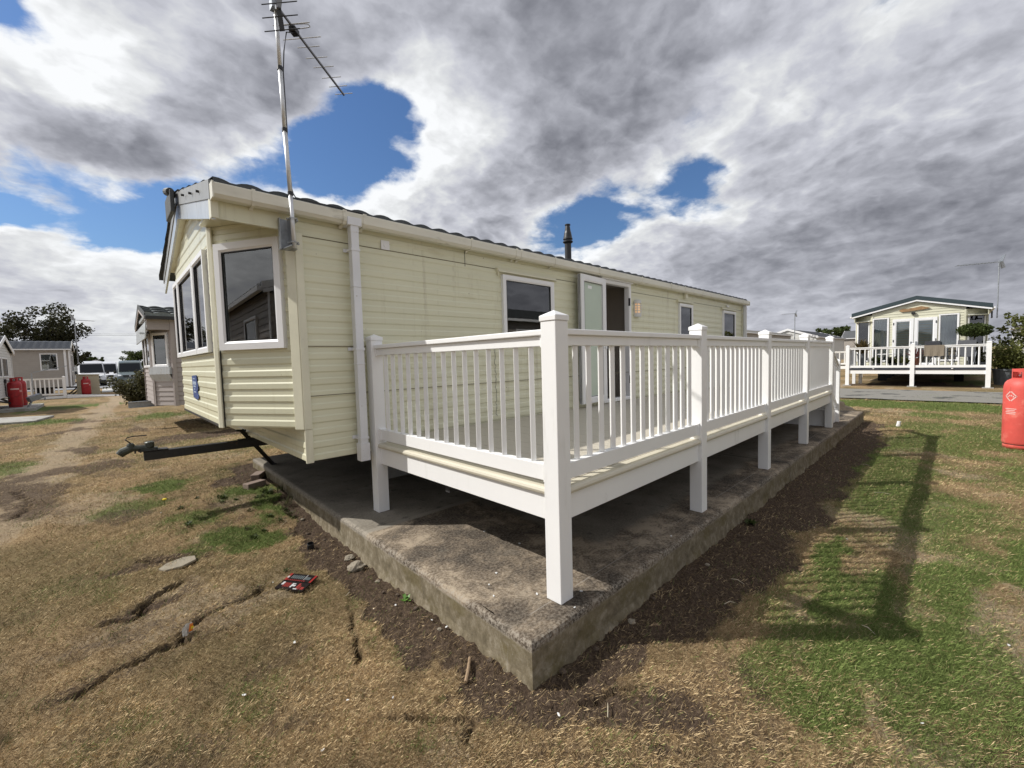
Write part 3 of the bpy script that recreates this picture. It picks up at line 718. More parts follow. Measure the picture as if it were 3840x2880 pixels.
for z, x0, x1 in ((1.052, .05, LEN-.1), (1.455, .05, 2.1), (1.455, 3.2, 4.05), (1.455, 5.1, 6.6), (2.325, .05, 3.55), (2.325, 5.0, LEN-.1)): mb.box(x0, -.0035, z, x1, .0, z+.006)
build('sheet_joint', mb, mat('joint_dark', (.16, .14, .09), .8), car)  # thin dark lines for the gaps between cladding sheets
mb = MB(); pz = 1.45; rr_ = random.Random(3); pts = []
while pz > .64: pts.append((2.05+rr_.uniform(-.012, .012), -.004, pz)); pz -= .03
mb.tube(pts, .0022, 4); build('sealant_crack', mb, m_black, car)
# top band: side fascia from the overhang end along the wall
mb = MB(); side.box(mb, -.50, 0.0, -.012, .012, 2.345, 2.50); side.box(mb, -.50, -.0, .0121, .018, 2.345, 2.362); build('side_fascia', mb, m_cream, car)
mb = MB(); mb.prism([(-.505, 0.013, 2.478), (0, 0.013, 2.478), (-BAY, SB, 2.478), (-.505, SB, 2.478)], (0, 0, .01)); build('soffit', mb, m_cream, car)
# gable fascia: grey barge metal above, weathered white board below, soffit behind
def gable_band(zlo, zhi, x0, x1, ya=-.02, yb=WID+.02, skew=.06):
    b = MB(); ys_ = [ya, WID/2, yb]
    f_, k_ = [], []
    for xx in (x0, x1):
        for y in ys_:
            sx_ = xx+skew*(y/WID)
            b.v.append((sx_, y, roof_z(y)+zlo)); b.v.append((sx_, y, roof_z(y)+zhi))
    for i in range(2):
        b.f += [(2*i, 2*i+2, 2*i+3, 2*i+1), (6+2*i, 6+2*i+1, 6+2*i+3, 6+2*i+2), (2*i+1, 2*i+3, 6+2*i+3, 6+2*i+1), (2*i, 6+2*i, 6+2*i+2, 2*i+2)]
    b.f += [(0, 1, 7, 6), (4, 10, 11, 5)]
    return b
build('barge_flashing', gable_band(-.10, .030, -.548, -.530), m_grey_metal, car)
build('gable_fascia', gable_band(-.235, -.101, -.540, -.520), m_white_metal, car)
build('gable_soffit', gable_band(-.232, -.215, -.519, -.36, SB-.1, WID-SB+.1, .05), m_cream_trim, car)
mb = MB(); mb.box(-.545, -.028, 2.345, -.50, .05, 2.56); build('fascia_end', mb, m_cream_trim, car, bevel=.003)
mb = MB()
for y in (.40, .75, 1.15):
    mb = MB(); mb.tube([(-.540, y, roof_z(y)-.035), (-.562, y, roof_z(y)-.035)], .010, 8); build('barge_screw', mb, m_black, car)
mb = MB(); mb.tube([(-.575, 1.72, 3.03), (-.575, 1.93, 3.085)], [.035, .04], 12); mb.box(-.585, 1.68, 2.83, -.549, 2.10, 3.04); mb.tube([(-.57, 1.93, 3.075), (0.2, 1.93, 3.075)], .035, 10)
build('ridge_end_cap', mb, m_tile, car, bevel=.01)
mb = MB()    # dark roof edge strip along the far verge
mb.beam((-.535, WID/2+.2, roof_z(WID/2+.2)+.025), (-.485, WID+.03, roof_z(WID+.0)+.025), .015, .02); build('verge_trim', mb, m_tile, car)
def roof_sheet(x0, x1, yE, yR, zE, zR, pitch=.205, amp=.026, rows=6, step=.038, dx=.034, thick=.02):
    nx_ = int((x1-x0)/dx)+1; xs_ = np.linspace(x0, x1, nx_); v = []; f = []; rw = []
    for r in range(rows):
        for e in (0, 1):
            t_ = (r+e)/rows; rw.append((t_, step*(1-e)))
    for t_, ex in rw:
        y = yE+(yR-yE)*t_; z = zE+(zR-zE)*t_
        for x in xs_: v.append((x, y, z+ex+amp*abs(math.sin(PI*x/pitch))**.8))
    m_ = len(xs_)
    for i in range(len(rw)-1):
        for k in range(m_-1): f.append((i*m_+k, i*m_+k+1, (i+1)*m_+k+1, (i+1)*m_+k))
    # underside
    k0 = len(v)
    for x in xs_: v.append((x, yE, zE-thick))
    for k in range(m_-1): f.append((k, k0+k, k0+k+1, k+1))
    b = MB(); b.add(v, f); return b
b1 = roof_sheet(-.53, LEN+.06, -.07, WID/2, EZ+.008, RZ_-.01, step=.022, amp=.030); b2 = roof_sheet(-.53, LEN+.06, WID+.04, WID/2, EZ-.015, RZ_-.01, dx=.1, step=.02)
b1.add(b2.v, b2.f); b1.box(-.5, -.09, 2.47, LEN+.04, WID+.09, 2.5) if False else None
build('roof', b1, m_tile, car, smooth=True, fixn=False)
# gutter with joints and brackets
mb = MB(); gp = [(-.012, 2.565), (-.012, 2.485), (-.035, 2.462), (-.095, 2.462), (-.116, 2.485), (-.118, 2.556), (-.112, 2.560), (-.108, 2.555), (-.106, 2.49), (-.092, 2.472), (-.035, 2.472), (-.022, 2.49), (-.022, 2.565)]
mb.prism([(-.535, y, z) for y, z in gp], (LEN+.62, 0, 0)); mb.box(-.545, -.120, 2.458, -.5355, -.010, 2.566); mb.box(LEN+.086, -.12, 2.458, LEN+.094, -.01, 2.566)
gut = build('gutter', mb, m_gutter, car)
for x in (-.31, .34, .51, 1.67, 2.32, 2.40, 3.0, 3.96, 5.13, 6.14, 6.70, 7.5, 8.33, 9.1, 9.8):
    mb = MB(); wj = .022 if x not in (.34, .51, 2.32, 2.40) else .03
    mb.prism([(x, y, z) for y, z in ((-.122, 2.566), (-.122, 2.482), (-.098, 2.456), (-.03, 2.456), (-.008, 2.44), (-.008, 2.452), (-.03, 2.461), (-.094, 2.461), (-.1175, 2.486), (-.1175, 2.566))], (wj, 0, 0))
    build('gutter_bracket', mb, m_gutter, gut)
mb = MB(); mb.box(.372, -.124, 2.454, .492, -.006, 2.52); mb.box(.398, -.116, 2.40, .468, -.046, 2.455); build('gutter_outlet', mb, m_dpipe, gut, bevel=.004)
def downpipe(x, y0, ztop, zbot, w=.066):
    mb = MB(); mb.box(x, y0-w, zbot+.08, x+w, y0, ztop); mb.box(x-.006, y0-w-.006, 1.95, x+w+.006, y0+.006, 1.955)
    mb.box(x-.004, y0-w-.004, 1.30, x+w+.004, y0+.004, 1.31)
    dp = build('downpipe', mb, m_dpipe, car, bevel=.006)
    for z in (2.25, 1.42, .66):
        mb = MB(); mb.box(x-.028, -.008, z, x+w+.028, -.0005, z+.028); mb.box(x-.005, y0-w-.005, z, x+w+.005, -.0085, z+.02); build('pipe_clip', mb, m_dpipe, dp)
    mb = MB(); t = .005; X0, X1, Y0, Y1 = x-.008, x+w+.008, y0-w-.008, y0+.008
    mb.box(X0, Y0, zbot, X0+t, Y1, zbot+.15); mb.box(X1-t, Y0, zbot, X1, Y1, zbot+.15); mb.box(X0+t, Y0, zbot, X1-t, Y0+t, zbot+.15); mb.box(X0+t, Y1-t, zbot, X1-t, Y1, zbot+.15)
    build('pipe_shoe', mb, m_dpipe, dp)
downpipe(.400, -.048, 2.41, .475)
downpipe(LEN-.09, -.03, 2.46, .50, .06)
mb = MB(); mb.box(1.665, -.004, 2.30, 1.668, 0, 2.46); build('cladding_split', mb, m_black, car)
# windows of the long wall
for (u0, u1, z0, z1) in (W1, W3, W4):
    w = window(car, side, u0, u1, z0, z1, .062, .032, curtain=[(u0+.02, u0+.12)] if u0 > 5 else [(u1-.16, u1-.03)])
    mb = MB(); f_ = .002
    side.box(mb, u0-.07, u1+.06, f_, .045, z1+.022, z1+.032); side.box(mb, u0-.07, u1+.06, f_, .012, z1+.034, z1+.06); mb.prism([side.p(u0-.09, .002, z1+.06), side.p(u0-.09, .045, z1+.06), side.p(u0-.05, .002, z1-.02)], (.02, 0, 0))
    build('drip_ledge', mb, m_cream_trim, w)
# bay windows
window(car, ang_, .07, .735, 1.45, 2.325, .074, .034, curtain=[(.12, .24), (.58, .68)], label='wide framed bay window reflecting another caravan')
for y0, y1 in ((.945, 1.585), (1.60, 2.71), (2.725, 3.115)):
    window(car, flat, sY(y1), sY(y0), 1.445, 2.335, .058, .034, pane=m_glass_front, curtain=[(sY(y0)-.14, sY(y0)-.05)])
# doorway, open door leaf
mb = MB(); frame_ring(mb, side, DR[0], DR[1], DR[2], DR[3], .05, -.06, .03); side.box(mb, DR[0]-.04, DR[1]+.04, .002, .05, DR[3]+.004, DR[3]+.03)
dfr = build('door_frame', mb, m_upvc, car)
mb = MB()
for z in (.88, 1.5, 2.10): mb = MB(); side.box(mb, DR[1]-.052, DR[1]-.035, .012, .036, z, z+.12); build('door_keep', mb, m_rubber, dfr)
lf = Frame2D((3.50, -.125), (4.155, -.075)); door = None
mb = MB(); frame_ring(mb, lf, 0, lf.L, .672, 2.425, .095, -.045, .012); door = build('door', mb, m_upvc, car); door['label'] = 'open white door leaf with tall frosted glass'
mb = MB(); lf.box(mb, .09, lf.L-.09, -.028, -.012, .76, 2.335); build('glass_panel', mb, m_frost, door)
mb = MB(); lf.box(mb, -.006, -.0005, -.035, -.028, .68, 2.42); lf.box(mb, -.006, -.0005, -.015, -.008, .68, 2.42)
for a, b_, c_, d_ in ((.086, .093, .76, 2.335), (lf.L-.093, lf.L-.086, .76, 2.335), (.094, lf.L-.094, .758, .766), (.094, lf.L-.094, 2.33, 2.338)): lf.box(mb, a, b_, -.006, .004, c_, d_)
build('seal', mb, m_rubber, door)
mb = MB(); lf.box(mb, .20, .30, -.0115, -.0095, 2.25, 2.29); build('glass_sticker', mb, m_upvc, door)
mb = MB(); lf.box(mb, .60, .64, .012, .03, 1.42, 1.60); lf.box(mb, .50, .63, .03, .045, 1.50, 1.52); build('handle', mb, m_upvc, door, bevel=.003)
# wall lamp
lx, lz = 5.145, 2.075
mb = MB(); mb.box(lx-.075, -.012, lz-.135, lx+.075, -.001, lz+.135)
def arc(x, r, a0, a1, k, z): return [(x+r*math.sin(a0+(a1-a0)*i/k), -.012-r*.9*math.cos(a0+(a1-a0)*i/k), z) for i in range(k+1)]
for z0, z1 in ((lz-.135, lz-.075), (lz+.078, lz+.135)):
    mb.prism(arc(lx, .075, -PI/2, PI/2, 12, z0), (0, 0, z1-z0))
for z in (lz-.045, lz-.005, lz+.035): 
    o_ = arc(lx, .075, -PI/2, PI/2, 12, z); i_ = arc(lx, .068, -PI/2, PI/2, 12, z)[::-1]; mb.prism(o_+i_, (0, 0, .012))
for s_ in (-1, 1): mb.box(lx+s_*.06-.006, -.058, lz-.074, lx+s_*.06+.006, -.050, lz+.077)
lamp = build('wall_lamp', mb, mat('lamp_housing', (.62, .62, .60), .4), car); lamp['label'] = 'lit curved wall lamp with louvred front'
mb = MB(); mb.prism(arc(lx, .050, -PI/2, PI/2, 10, lz-.072), (0, 0, .146)); build('diffuser', mb, mat('lamp_glow', (.75, .6, .42), .6, emit=((1.0, .55, .25), .42)), lamp)
# small fittings
mb = MB(); mb.box(6.88, -.05, 2.37, 6.98, -.001, 2.47); build('junction_box', mb, m_cream_trim, car, bevel=.006)
mb = MB(); mb.box(9.05, -.03, 2.35, 9.17, -.001, 2.39); build('vent', mb, m_upvc, car, bevel=.004)
mb = MB(); mb.box(.72, -.010, 2.33, .80, -.001, 2.41); mb.tube([(.76, -.010, 2.37), (.76, -.016, 2.37)], .018, 10); build('aerial_socket_plate', mb, m_upvc, car)
mb = MB(); mb.tube([(LEN+.02, .01, 2.40), (LEN+.06, -.06, 2.38), (LEN+.03, -.05, 2.30)], .012, 6); build('cable_stub', mb, m_black, car)
mb = MB(); mb.tube([(3.18, -.006, 1.15), (3.22, -.05, 1.16), (3.20, -.03, 1.13)], .006, 6); build('door_catch', mb, m_black, car)
# flue
fx_, fy_ = 5.14, 1.37; fb_ = roof_z(fy_)
mb = MB(); mb.lathe((fx_, fy_, fb_), [(.12, -.02), (.085, .06), (.066, .07), (.066, .16), (.060, .17)], 20)
mb2 = MB(); mb2.lathe((fx_, fy_, fb_), [(.058, .12), (.072, .125), (.072, .17), (.060, .18), (.060, .47), (.066, .48), (.092, .50), (.092, .515), (.070, .52), (.070, .545), (.088, .55), (.086, .57), (.080, .58), (.066, .66), (.055, .70), (.040, .80), (.052, .805), (.052, .822), (.03, .826)], 24)
fl = build('flue', mb2, m_rubber, car, smooth=False); build('flue_base', mb, m_dpipe, fl)
# sticker
mb = MB(); stp = [(2.25, 1.225), (1.94, 1.235), (1.92, 1.16), (1.87, 1.14), (1.865, 1.09), (1.92, 1.07), (1.92, 1.04), (1.87, 1.03), (1.87, .99), (1.93, .985), (1.95, .97), (2.22, .99)]
mb.prism([(-BAY-.004, y, z) for y, z in stp], (-.003, 0, 0)); stk = build('sticker', mb, mat('blue_sticker', (.035, .075, .24), .4, var=.3, vscale=12), car); stk['label'] = 'torn blue sticker on the front panel'
mb = MB()
for y0, y1, z0, z1 in ((1.97, 2.20, 1.13, 1.165), (2.0, 2.17, 1.105, 1.12), (2.05, 2.12, 1.075, 1.09), (2.02, 2.15, 1.045, 1.06), (2.03, 2.18, 1.19, 1.20)): mb.box(-BAY-.0085, y0, z0, -BAY-.0072, y1, z1)
build('faded_print', mb, mat('pale_blue_print', (.32, .40, .52), .5, var=.3, vscale=40), stk)
# chassis, drawbar, coupling
mb = MB(); mb.beam((.35, 1.93, .44), (-.91, 1.93, .455), .09, .085); mb.beam((-.72, 1.93, .503), (-.95, 1.93, .512), .11, .012)
for y in (.9, 2.97): mb.box(.25, y-.03, .40, LEN-.3, y+.03, .522)
mb.beam((.9, 1.0, .45), (.14, 1.88, .46), .05, .08); mb.beam((.9, 2.86, .45), (.14, 1.98, .46), .05, .08); mb.prism([(-.12, 1.90, .50), (.10, 1.90, .50), (.16, 1.90, .42), (-.02, 1.90, .44)], (0, .06, 0))
for x in (2.2, 5.2, 8.2): mb.box(x, .5, .42, x+.06, 3.4, .50)
mb.box(.42, 1.45, .40, .62, 1.62, .50)
ch = build('chassis', mb, m_black, car, bevel=.004)
mb = MB(); mb.beam((-.06, 1.97, .59), (.40, 2.66, .012), .012, .045, (1, 0, .3)); mb.beam((-.05, 1.955, .595), (.405, 2.64, .012), .035, .008, (1, 0, .3)); mb.box(.385, 2.63, 0.002, .44, 2.70, .014); mb.tube([(-.12, 1.95, .60), (-.02, 1.98, .585)], .012, 6)
build('prop_leg', mb, m_black, ch)
mb = MB(); yc = 1.93
mb.tube([(-.86, yc, .53), (-1.0, yc, .545)], [.028, .030], 10); mb.tube([(-1.0, yc, .545), (-1.06, yc, .52), (-1.085, yc, .495)], [.036, .040, .034], 12)
mb.lathe((-1.0, yc, .55), [(.034, 0), (.03, .03), (.022, .045)], 12); mb.lathe((-.86, yc, .525), [(.03, 0), (.038, .02), (.036, .055), (.04, .06), (.03, .068)], 12)
mb.box(-.93, yc-.03, .515, -.80, yc+.03, .53); mb.tube([(-.97, yc, .515), (-.97, yc, .49)], .008, 6); mb.tube([(-.93, yc+.02, .515), (-.93, yc+.02, .488)], .008, 6)
build('coupling', mb, mat('greasy_cast_steel', (.06, .065, .055), .5, metal=.4, var=.3, vscale=30), ch, smooth=False)
mb = MB(); mb.tube([(-.99, yc, .58), (-1.01, yc, .61), (-1.035, yc, .635), (-1.02, yc, .655), (-.97, yc, .662), (-.90, yc, .658), (-.875, yc, .660)], .006, 6); build('coupling_handle', mb, m_black, ch)
mb = MB(); mb.tube([(5.6, .55, .30), (5.6, 3.3, .30)], .035, 8); build('axle', mb, m_black, ch)
for y in (.45, 3.2):
    mb = MB(); mb.tube([(5.6, y, .30), (5.6, y+.17, .30)], .29, 24); build('tyre', mb, m_rubber, ch)
# support blocks under the body
for k, (x, y) in enumerate([(1.0, .9), (1.0, 2.97), (4.2, .9), (4.2, 2.97), (7.4, .9), (7.4, 2.97)]):
    mb = MB(); mb.box(x, y-.1, .0, x+.44, y+.1, .2); mb.box(x+.1, y-.05, .2, x+.3, y+.05, .40)
    single('support_block', mb, m_concrete, 'concrete block and packing holding up the cream caravan chassis', 'block', group='support blocks under the cream caravan')

# ------------------------------------------------------------------ TV aerial clamped to the caravan corner
ae = thing('tv_aerial', 'tall aluminium pole with long yagi aerial at the bay corner of cream caravan', 'tv aerial', (-.05, -.17, 2.17), world=True)
mb = MB(); mb.tube([(-.062, -.17, 2.185), (-.070, -.17, 2.58)], .0145, 12); mb.tube([(-.070, -.17, 2.58), (-.084, -.17, 3.03)], .0155, 12); mb.tube([(-.084, -.17, 3.03), (-.092, -.17, 3.46)], .0145, 12); mb.tube([(-.092, -.17, 3.46), (-.101, -.17, 3.90)], .0135, 12)
build('pole', mb, m_alu, ae, smooth=True)
mb = MB()
for x, z in ((-.070, 2.575), (-.084, 3.025), (-.092, 3.455)): mb = MB(); mb.tube([(x, -.17, z-.012), (x, -.17, z+.012)], .0195, 12); build('tape', mb, m_rubber, ae)
mb = MB(); mb.box(-.125, -.028, 2.19, -.045, -.022, 2.42); mb.box(-.125, -.06, 2.19, -.119, -.028, 2.42); mb.box(-.06, -.12, 2.19, -.054, -.028, 2.42)
mb.prism([(-.115, -.03, 2.19), (-.02, -.03, 2.19), (-.02, -.10, 2.19), (-.09, -.20, 2.19)], (0, 0, .006)); mb.prism([(-.06, -.03, 2.39), (-.02, -.03, 2.39), (-.02, -.14, 2.39), (-.05, -.17, 2.39)], (0, 0, .006))
for z in (2.22, 2.395):
    mb.tube([(-.085, -.14, z), (-.09, -.195, z), (-.04, -.195, z), (-.035, -.14, z)], .004, 6)
    mb.tube([(-.10, -.145, z), (-.02, -.145, z)], .007, 6)
build('bracket', mb, m_galv, ae)
Bd = Vector((.743, .669, 0)).normalized(); Be = Vector((Bd.y, -Bd.x, 0)); B0 = Vector((-.125, -.285, 3.80))
mb = MB(); mb.beam(B0, B0+Bd*1.0, .013, .013); boom = build('boom', mb, mat('dull_aluminium', (.20, .20, .21), .4, metal=.5), ae)
for t_, hl in ((.28+.03, .15), (.17, .14), (.40, .09), (.52, .09), (.63, .088), (.765, .085), (.885, .083), (.995, .083)):
    c_ = B0+Bd*t_+Vector((0, 0, .009)); mb = MB(); mb.tube([c_-Be*hl, c_+Be*hl], .0035, 6); build('element', mb, m_alu, boom)
mb = MB(); c_ = B0+Bd*.20+Vector((0, 0, .012)); q_ = []
for i in range(21):
    a = 2*PI*i/20; q_.append(c_+Be*(.12*max(-1, min(1, 1.35*math.cos(a))))+Bd*(.022*math.sin(a)))
mb.tube(q_, .004, 6, False); build('dipole', mb, m_alu, boom)
mb = MB(); mb.beam(c_-Vector((0, 0, .03))-Bd*.03, c_-Vector((0, 0, .03))+Bd*.035, .05, .04); build('dipole_box', mb, m_rubber, boom, bevel=.005)
# reflector: two slotted plates with rods
for s_ in (-1, 1):
    mb = MB(); a = B0+Bd*.02; b_ = a-Bd*.02+Vector((0, 0, s_*.13)); mb.beam(a, b_+Bd*.05, .035, .004, tuple(Bd))
    for k in (.35, .95):
        q = a.lerp(b_+Bd*.05, k); mb.tube([q-Be*.13, q+Be*.13], .0035, 6)
    build('reflector', mb, m_rubber, ae)
mb = MB(); mb.beam((-.10, -.17, 3.885), tuple(B0+Bd*.02), .03, .02); mb.box(-.135, -.215, 3.84, -.085, -.155, 3.905); build('clamp', mb, m_galv, ae)
mb = MB(); mb.tube([tuple(B0+Bd*.20+Vector((0, 0, -.03))), tuple(B0+Bd*.10+Vector((0, 0, -.10))), (-.055, -.155, 3.60), (-.066, -.150, 3.45), (-.062, -.150, 3.03), (-.075, -.145, 2.85), (-.070, -.145, 2.70), (-.045, -.150, 2.59), (-.02, -.125, 2.572), (.10, -.10, 2.578), (.35, -.09, 2.582), (.60, -.06, 2.585)], .0045, 6); build('cable', mb, m_rubber, ae)

# ------------------------------------------------------------------ verandas
def rail_panel(parent, A, B, zb, zt, nb, m=m_white, cap=(.092, .032), bt=.09, sq=.041, brk=True, detail=True, th=.014):
    """balustrade between plan points A and B; zb underside of bottom rail, zt top of the handrail (pairs for a slope)"""
    fr = Frame2D(A, B); zb = zb if isinstance(zb, tuple) else (zb, zb); zt = zt if isinstance(zt, tuple) else (zt, zt); L_ = fr.L
    def sl(mb, o, h0, h1, z):
        v = []
        for u, i in ((0, 0), (L_, 1)):
            for oo, zz in ((-o, h0), (o, h0), (o, h1), (-o, h1)): v.append(fr.p(u, oo, z[i]+zz))
        mb.add(v, [(0, 1, 2, 3), (7, 6, 5, 4), (0, 4, 5, 1), (1, 5, 6, 2), (2, 6, 7, 3), (3, 7, 4, 0)])
    r1 = MB(); sl(r1, cap[0]/2, -cap[1], 0, zt); tr = build('top_rail', r1, m, parent, bevel=.005 if detail else 0)
    r2 = MB(); sl(r2, .026, -.088, -cap[1]-.0005, zt); build('under_rail', r2, m, tr, bevel=.003 if detail else 0)
    r3 = MB(); sl(r3, .024, 0, bt, zb); br = build('bottom_rail', r3, m, parent, bevel=.003 if detail else 0)
    if brk:
        for u in (0, L_):
            s_ = 1 if u == 0 else -1; i = 0 if u == 0 else 1
            b = MB(); fr.box(b, u, u+s_*.022, -.031, .031, zb[i]-.006, zb[i]+bt+.006); build('rail_socket', b, m, br)
            b = MB(); fr.box(b, u, u+s_*.022, -.034, .034, zt[i]-.094, zt[i]-cap[1]-.001); build('rail_socket', b, m, tr)
    for k in range(nb):
        u = L_*(k+1)/(nb+1); t_ = u/L_; z0 = zb[0]+(zb[1]-zb[0])*t_+bt; z1 = zt[0]+(zt[1]-zt[0])*t_-.0885
        b = MB(); hd = sq/2; b.prism([fr.p(u-hd, 0, z0+.0005), fr.p(u, -hd, z0+.0005), fr.p(u+hd, 0, z0+.0005), fr.p(u, hd, z0+.0005)], (0, 0, z1-z0-.0005)); build('baluster', b, m, parent, bevel=.003 if detail else 0)
def post(parent, x, y, z0, z1, w=.103, m=m_white, detail=True):
    b = MB(); b.box(x, y, z0, x+w, y+w, z1); p = build('post', b, m, parent, bevel=.004 if detail else 0)
    b = MB(); e = .005; X0, X1, Y0, Y1 = x-e, x+w+e, y-e, y+w+e; zc = z1
    v = [(X0, Y0, zc), (X1, Y0, zc), (X1, Y1, zc), (X0, Y1, zc), (X0, Y0, zc+.028), (X1, Y0, zc+.028), (X1, Y1, zc+.028), (X0, Y1, zc+.028), (x+w/2, y+w/2, zc+.058)]
    b.add(v, [(0, 3, 2, 1), (0, 1, 5, 4), (1, 2, 6, 5), (2, 3, 7, 6), (3, 0, 4, 7), (4, 5, 8), (5, 6, 8), (6, 7, 8), (7, 4, 8)])
    build('post_cap', b, m, p, bevel=.003 if detail else 0)
    return p
XD, YD, w_ = .526, -2.188, .103
dk = thing('veranda', 'white plastic veranda with beige boards and steps along the cream caravan, on concrete slab', 'veranda', (4.1, -1.1, 0), world=True)
PX = [XD, 2.335, 4.119, 5.912, 7.665]
for x in PX: post(dk, x, YD, 0.002, 1.502)
post(dk, .5135, -.149, 0.002, 1.502)
yc_ = YD+.052
for a, b in zip(PX[:-1], PX[1:]): rail_panel(dk, (a+w_, yc_), (b, yc_), .648, 1.4615, 13)
rail_panel(dk, (XD+.052, -.149), (XD+.052, YD+w_), .643, 1.4615, 15)
post(dk, 7.665, -1.02, 0.002, 1.502); post(dk, 7.665, -.13, .0, 1.502)
rail_panel(dk, (7.717, -.917), (7.717, -.13), .643, 1.4615, 6)
# fascia boards between the posts, bullnose edging, boards
for a, b in zip(PX[:-1], PX[1:]):
    mb = MB(); mb.box(a+w_+.0005, YD+.030, .43, b-.0005, YD+.050, .566); build('fascia_board', mb, m_white, dk)
mb = MB(); mb.box(XD+.030, YD+w_+.0005, .43, XD+.050, -.1495, .566); build('fascia_board', mb, m_white, dk)
mb = MB(); mb.box(7.74, -2.05, .43, 7.76, -.2, .566); build('fascia_board', mb, m_white, dk)
def nosing(a, b, n2):
    """bullnose bar from a to b (plan), projecting towards n2"""
    nv = Vector((n2[0], n2[1], 0)); pr = [(.06, .612), (0, .612), (-.012, .6105), (-.024, .603), (-.029, .590), (-.025, .577), (-.013, .569), (.02, .5665), (.06, .5665)]
    P0 = [Vector((a[0], a[1], 0))-nv*o+Vector((0, 0, z)) for o, z in pr]; mb = MB(); mb.prism([tuple(q) for q in P0], (b[0]-a[0], b[1]-a[1], 0)); return mb
for a, b in zip(PX[:-1], PX[1:]): build('edging', nosing((a+w_+.0005, YD+.034), (b-.0005, YD+.034), (0, -1)), m_nose, dk, smooth=False)
build('edging', nosing((XD+.034, YD+w_+.0005), (XD+.034, -.150), (-1, 0)), m_nose, dk)
mb = MB(); x = XD+.10; k = 0
while x < 7.70:
    mb.box(x, YD+.10, .586, min(x+.143, 7.74), -.014, .6125+.0006*(k % 2)); x += .147; k += 1
build('deck_boards', mb, m_board, dk)
mb = MB(); x = .75
while x < 7.7: mb.box(x, YD+.06, .44, x+.045, -.05, .585); x += .45
mb.box(.60, YD+.055, .44, 7.7, YD+.095, .58); mb.box(.6, -1.1, .36, 7.7, -1.05, .439)
build('joists', mb, m_dark, dk)
for x in (2.335, 4.119, 5.912): 
    mb = MB(); mb.box(x, -1.13, .0, x+w_, -1.03, .359); build('under_post', mb, m_white, dk)
mb = MB(); mb.box(7.772, -2.085, .004, 7.79, -1.02, .29); build('stair_back_board', mb, m_white, dk)
# steps down at the far end
for i, (x, z) in enumerate(((7.80, .47), (8.03, .32), (8.26, .165))):
    mb = MB(); mb.box(x, -2.07, z-.03, x+.26, -1.03, z); mb.box(x+.02, -2.06, z-.148, x+.04, -1.04, z-.031); build('step', mb, m_white, dk, bevel=.004)
for y in (-2.112, -1.02):
    mb = MB(); mb.prism([(7.768, y, .43), (7.768, y, .60), (7.86, y, .60), (8.50, y, .16), (8.50, y, .004), (8.2, y, .004)], (0, .03, 0)); build('stringer', mb, m_white, dk)
for y in (-2.16, -1.02):
    post(dk, 8.47, y, .002, 1.10, .085)
    rail_panel(dk, (7.768, y+.05), (8.47, y+.05), (.66, .25), (1.41, 1.06), 4)

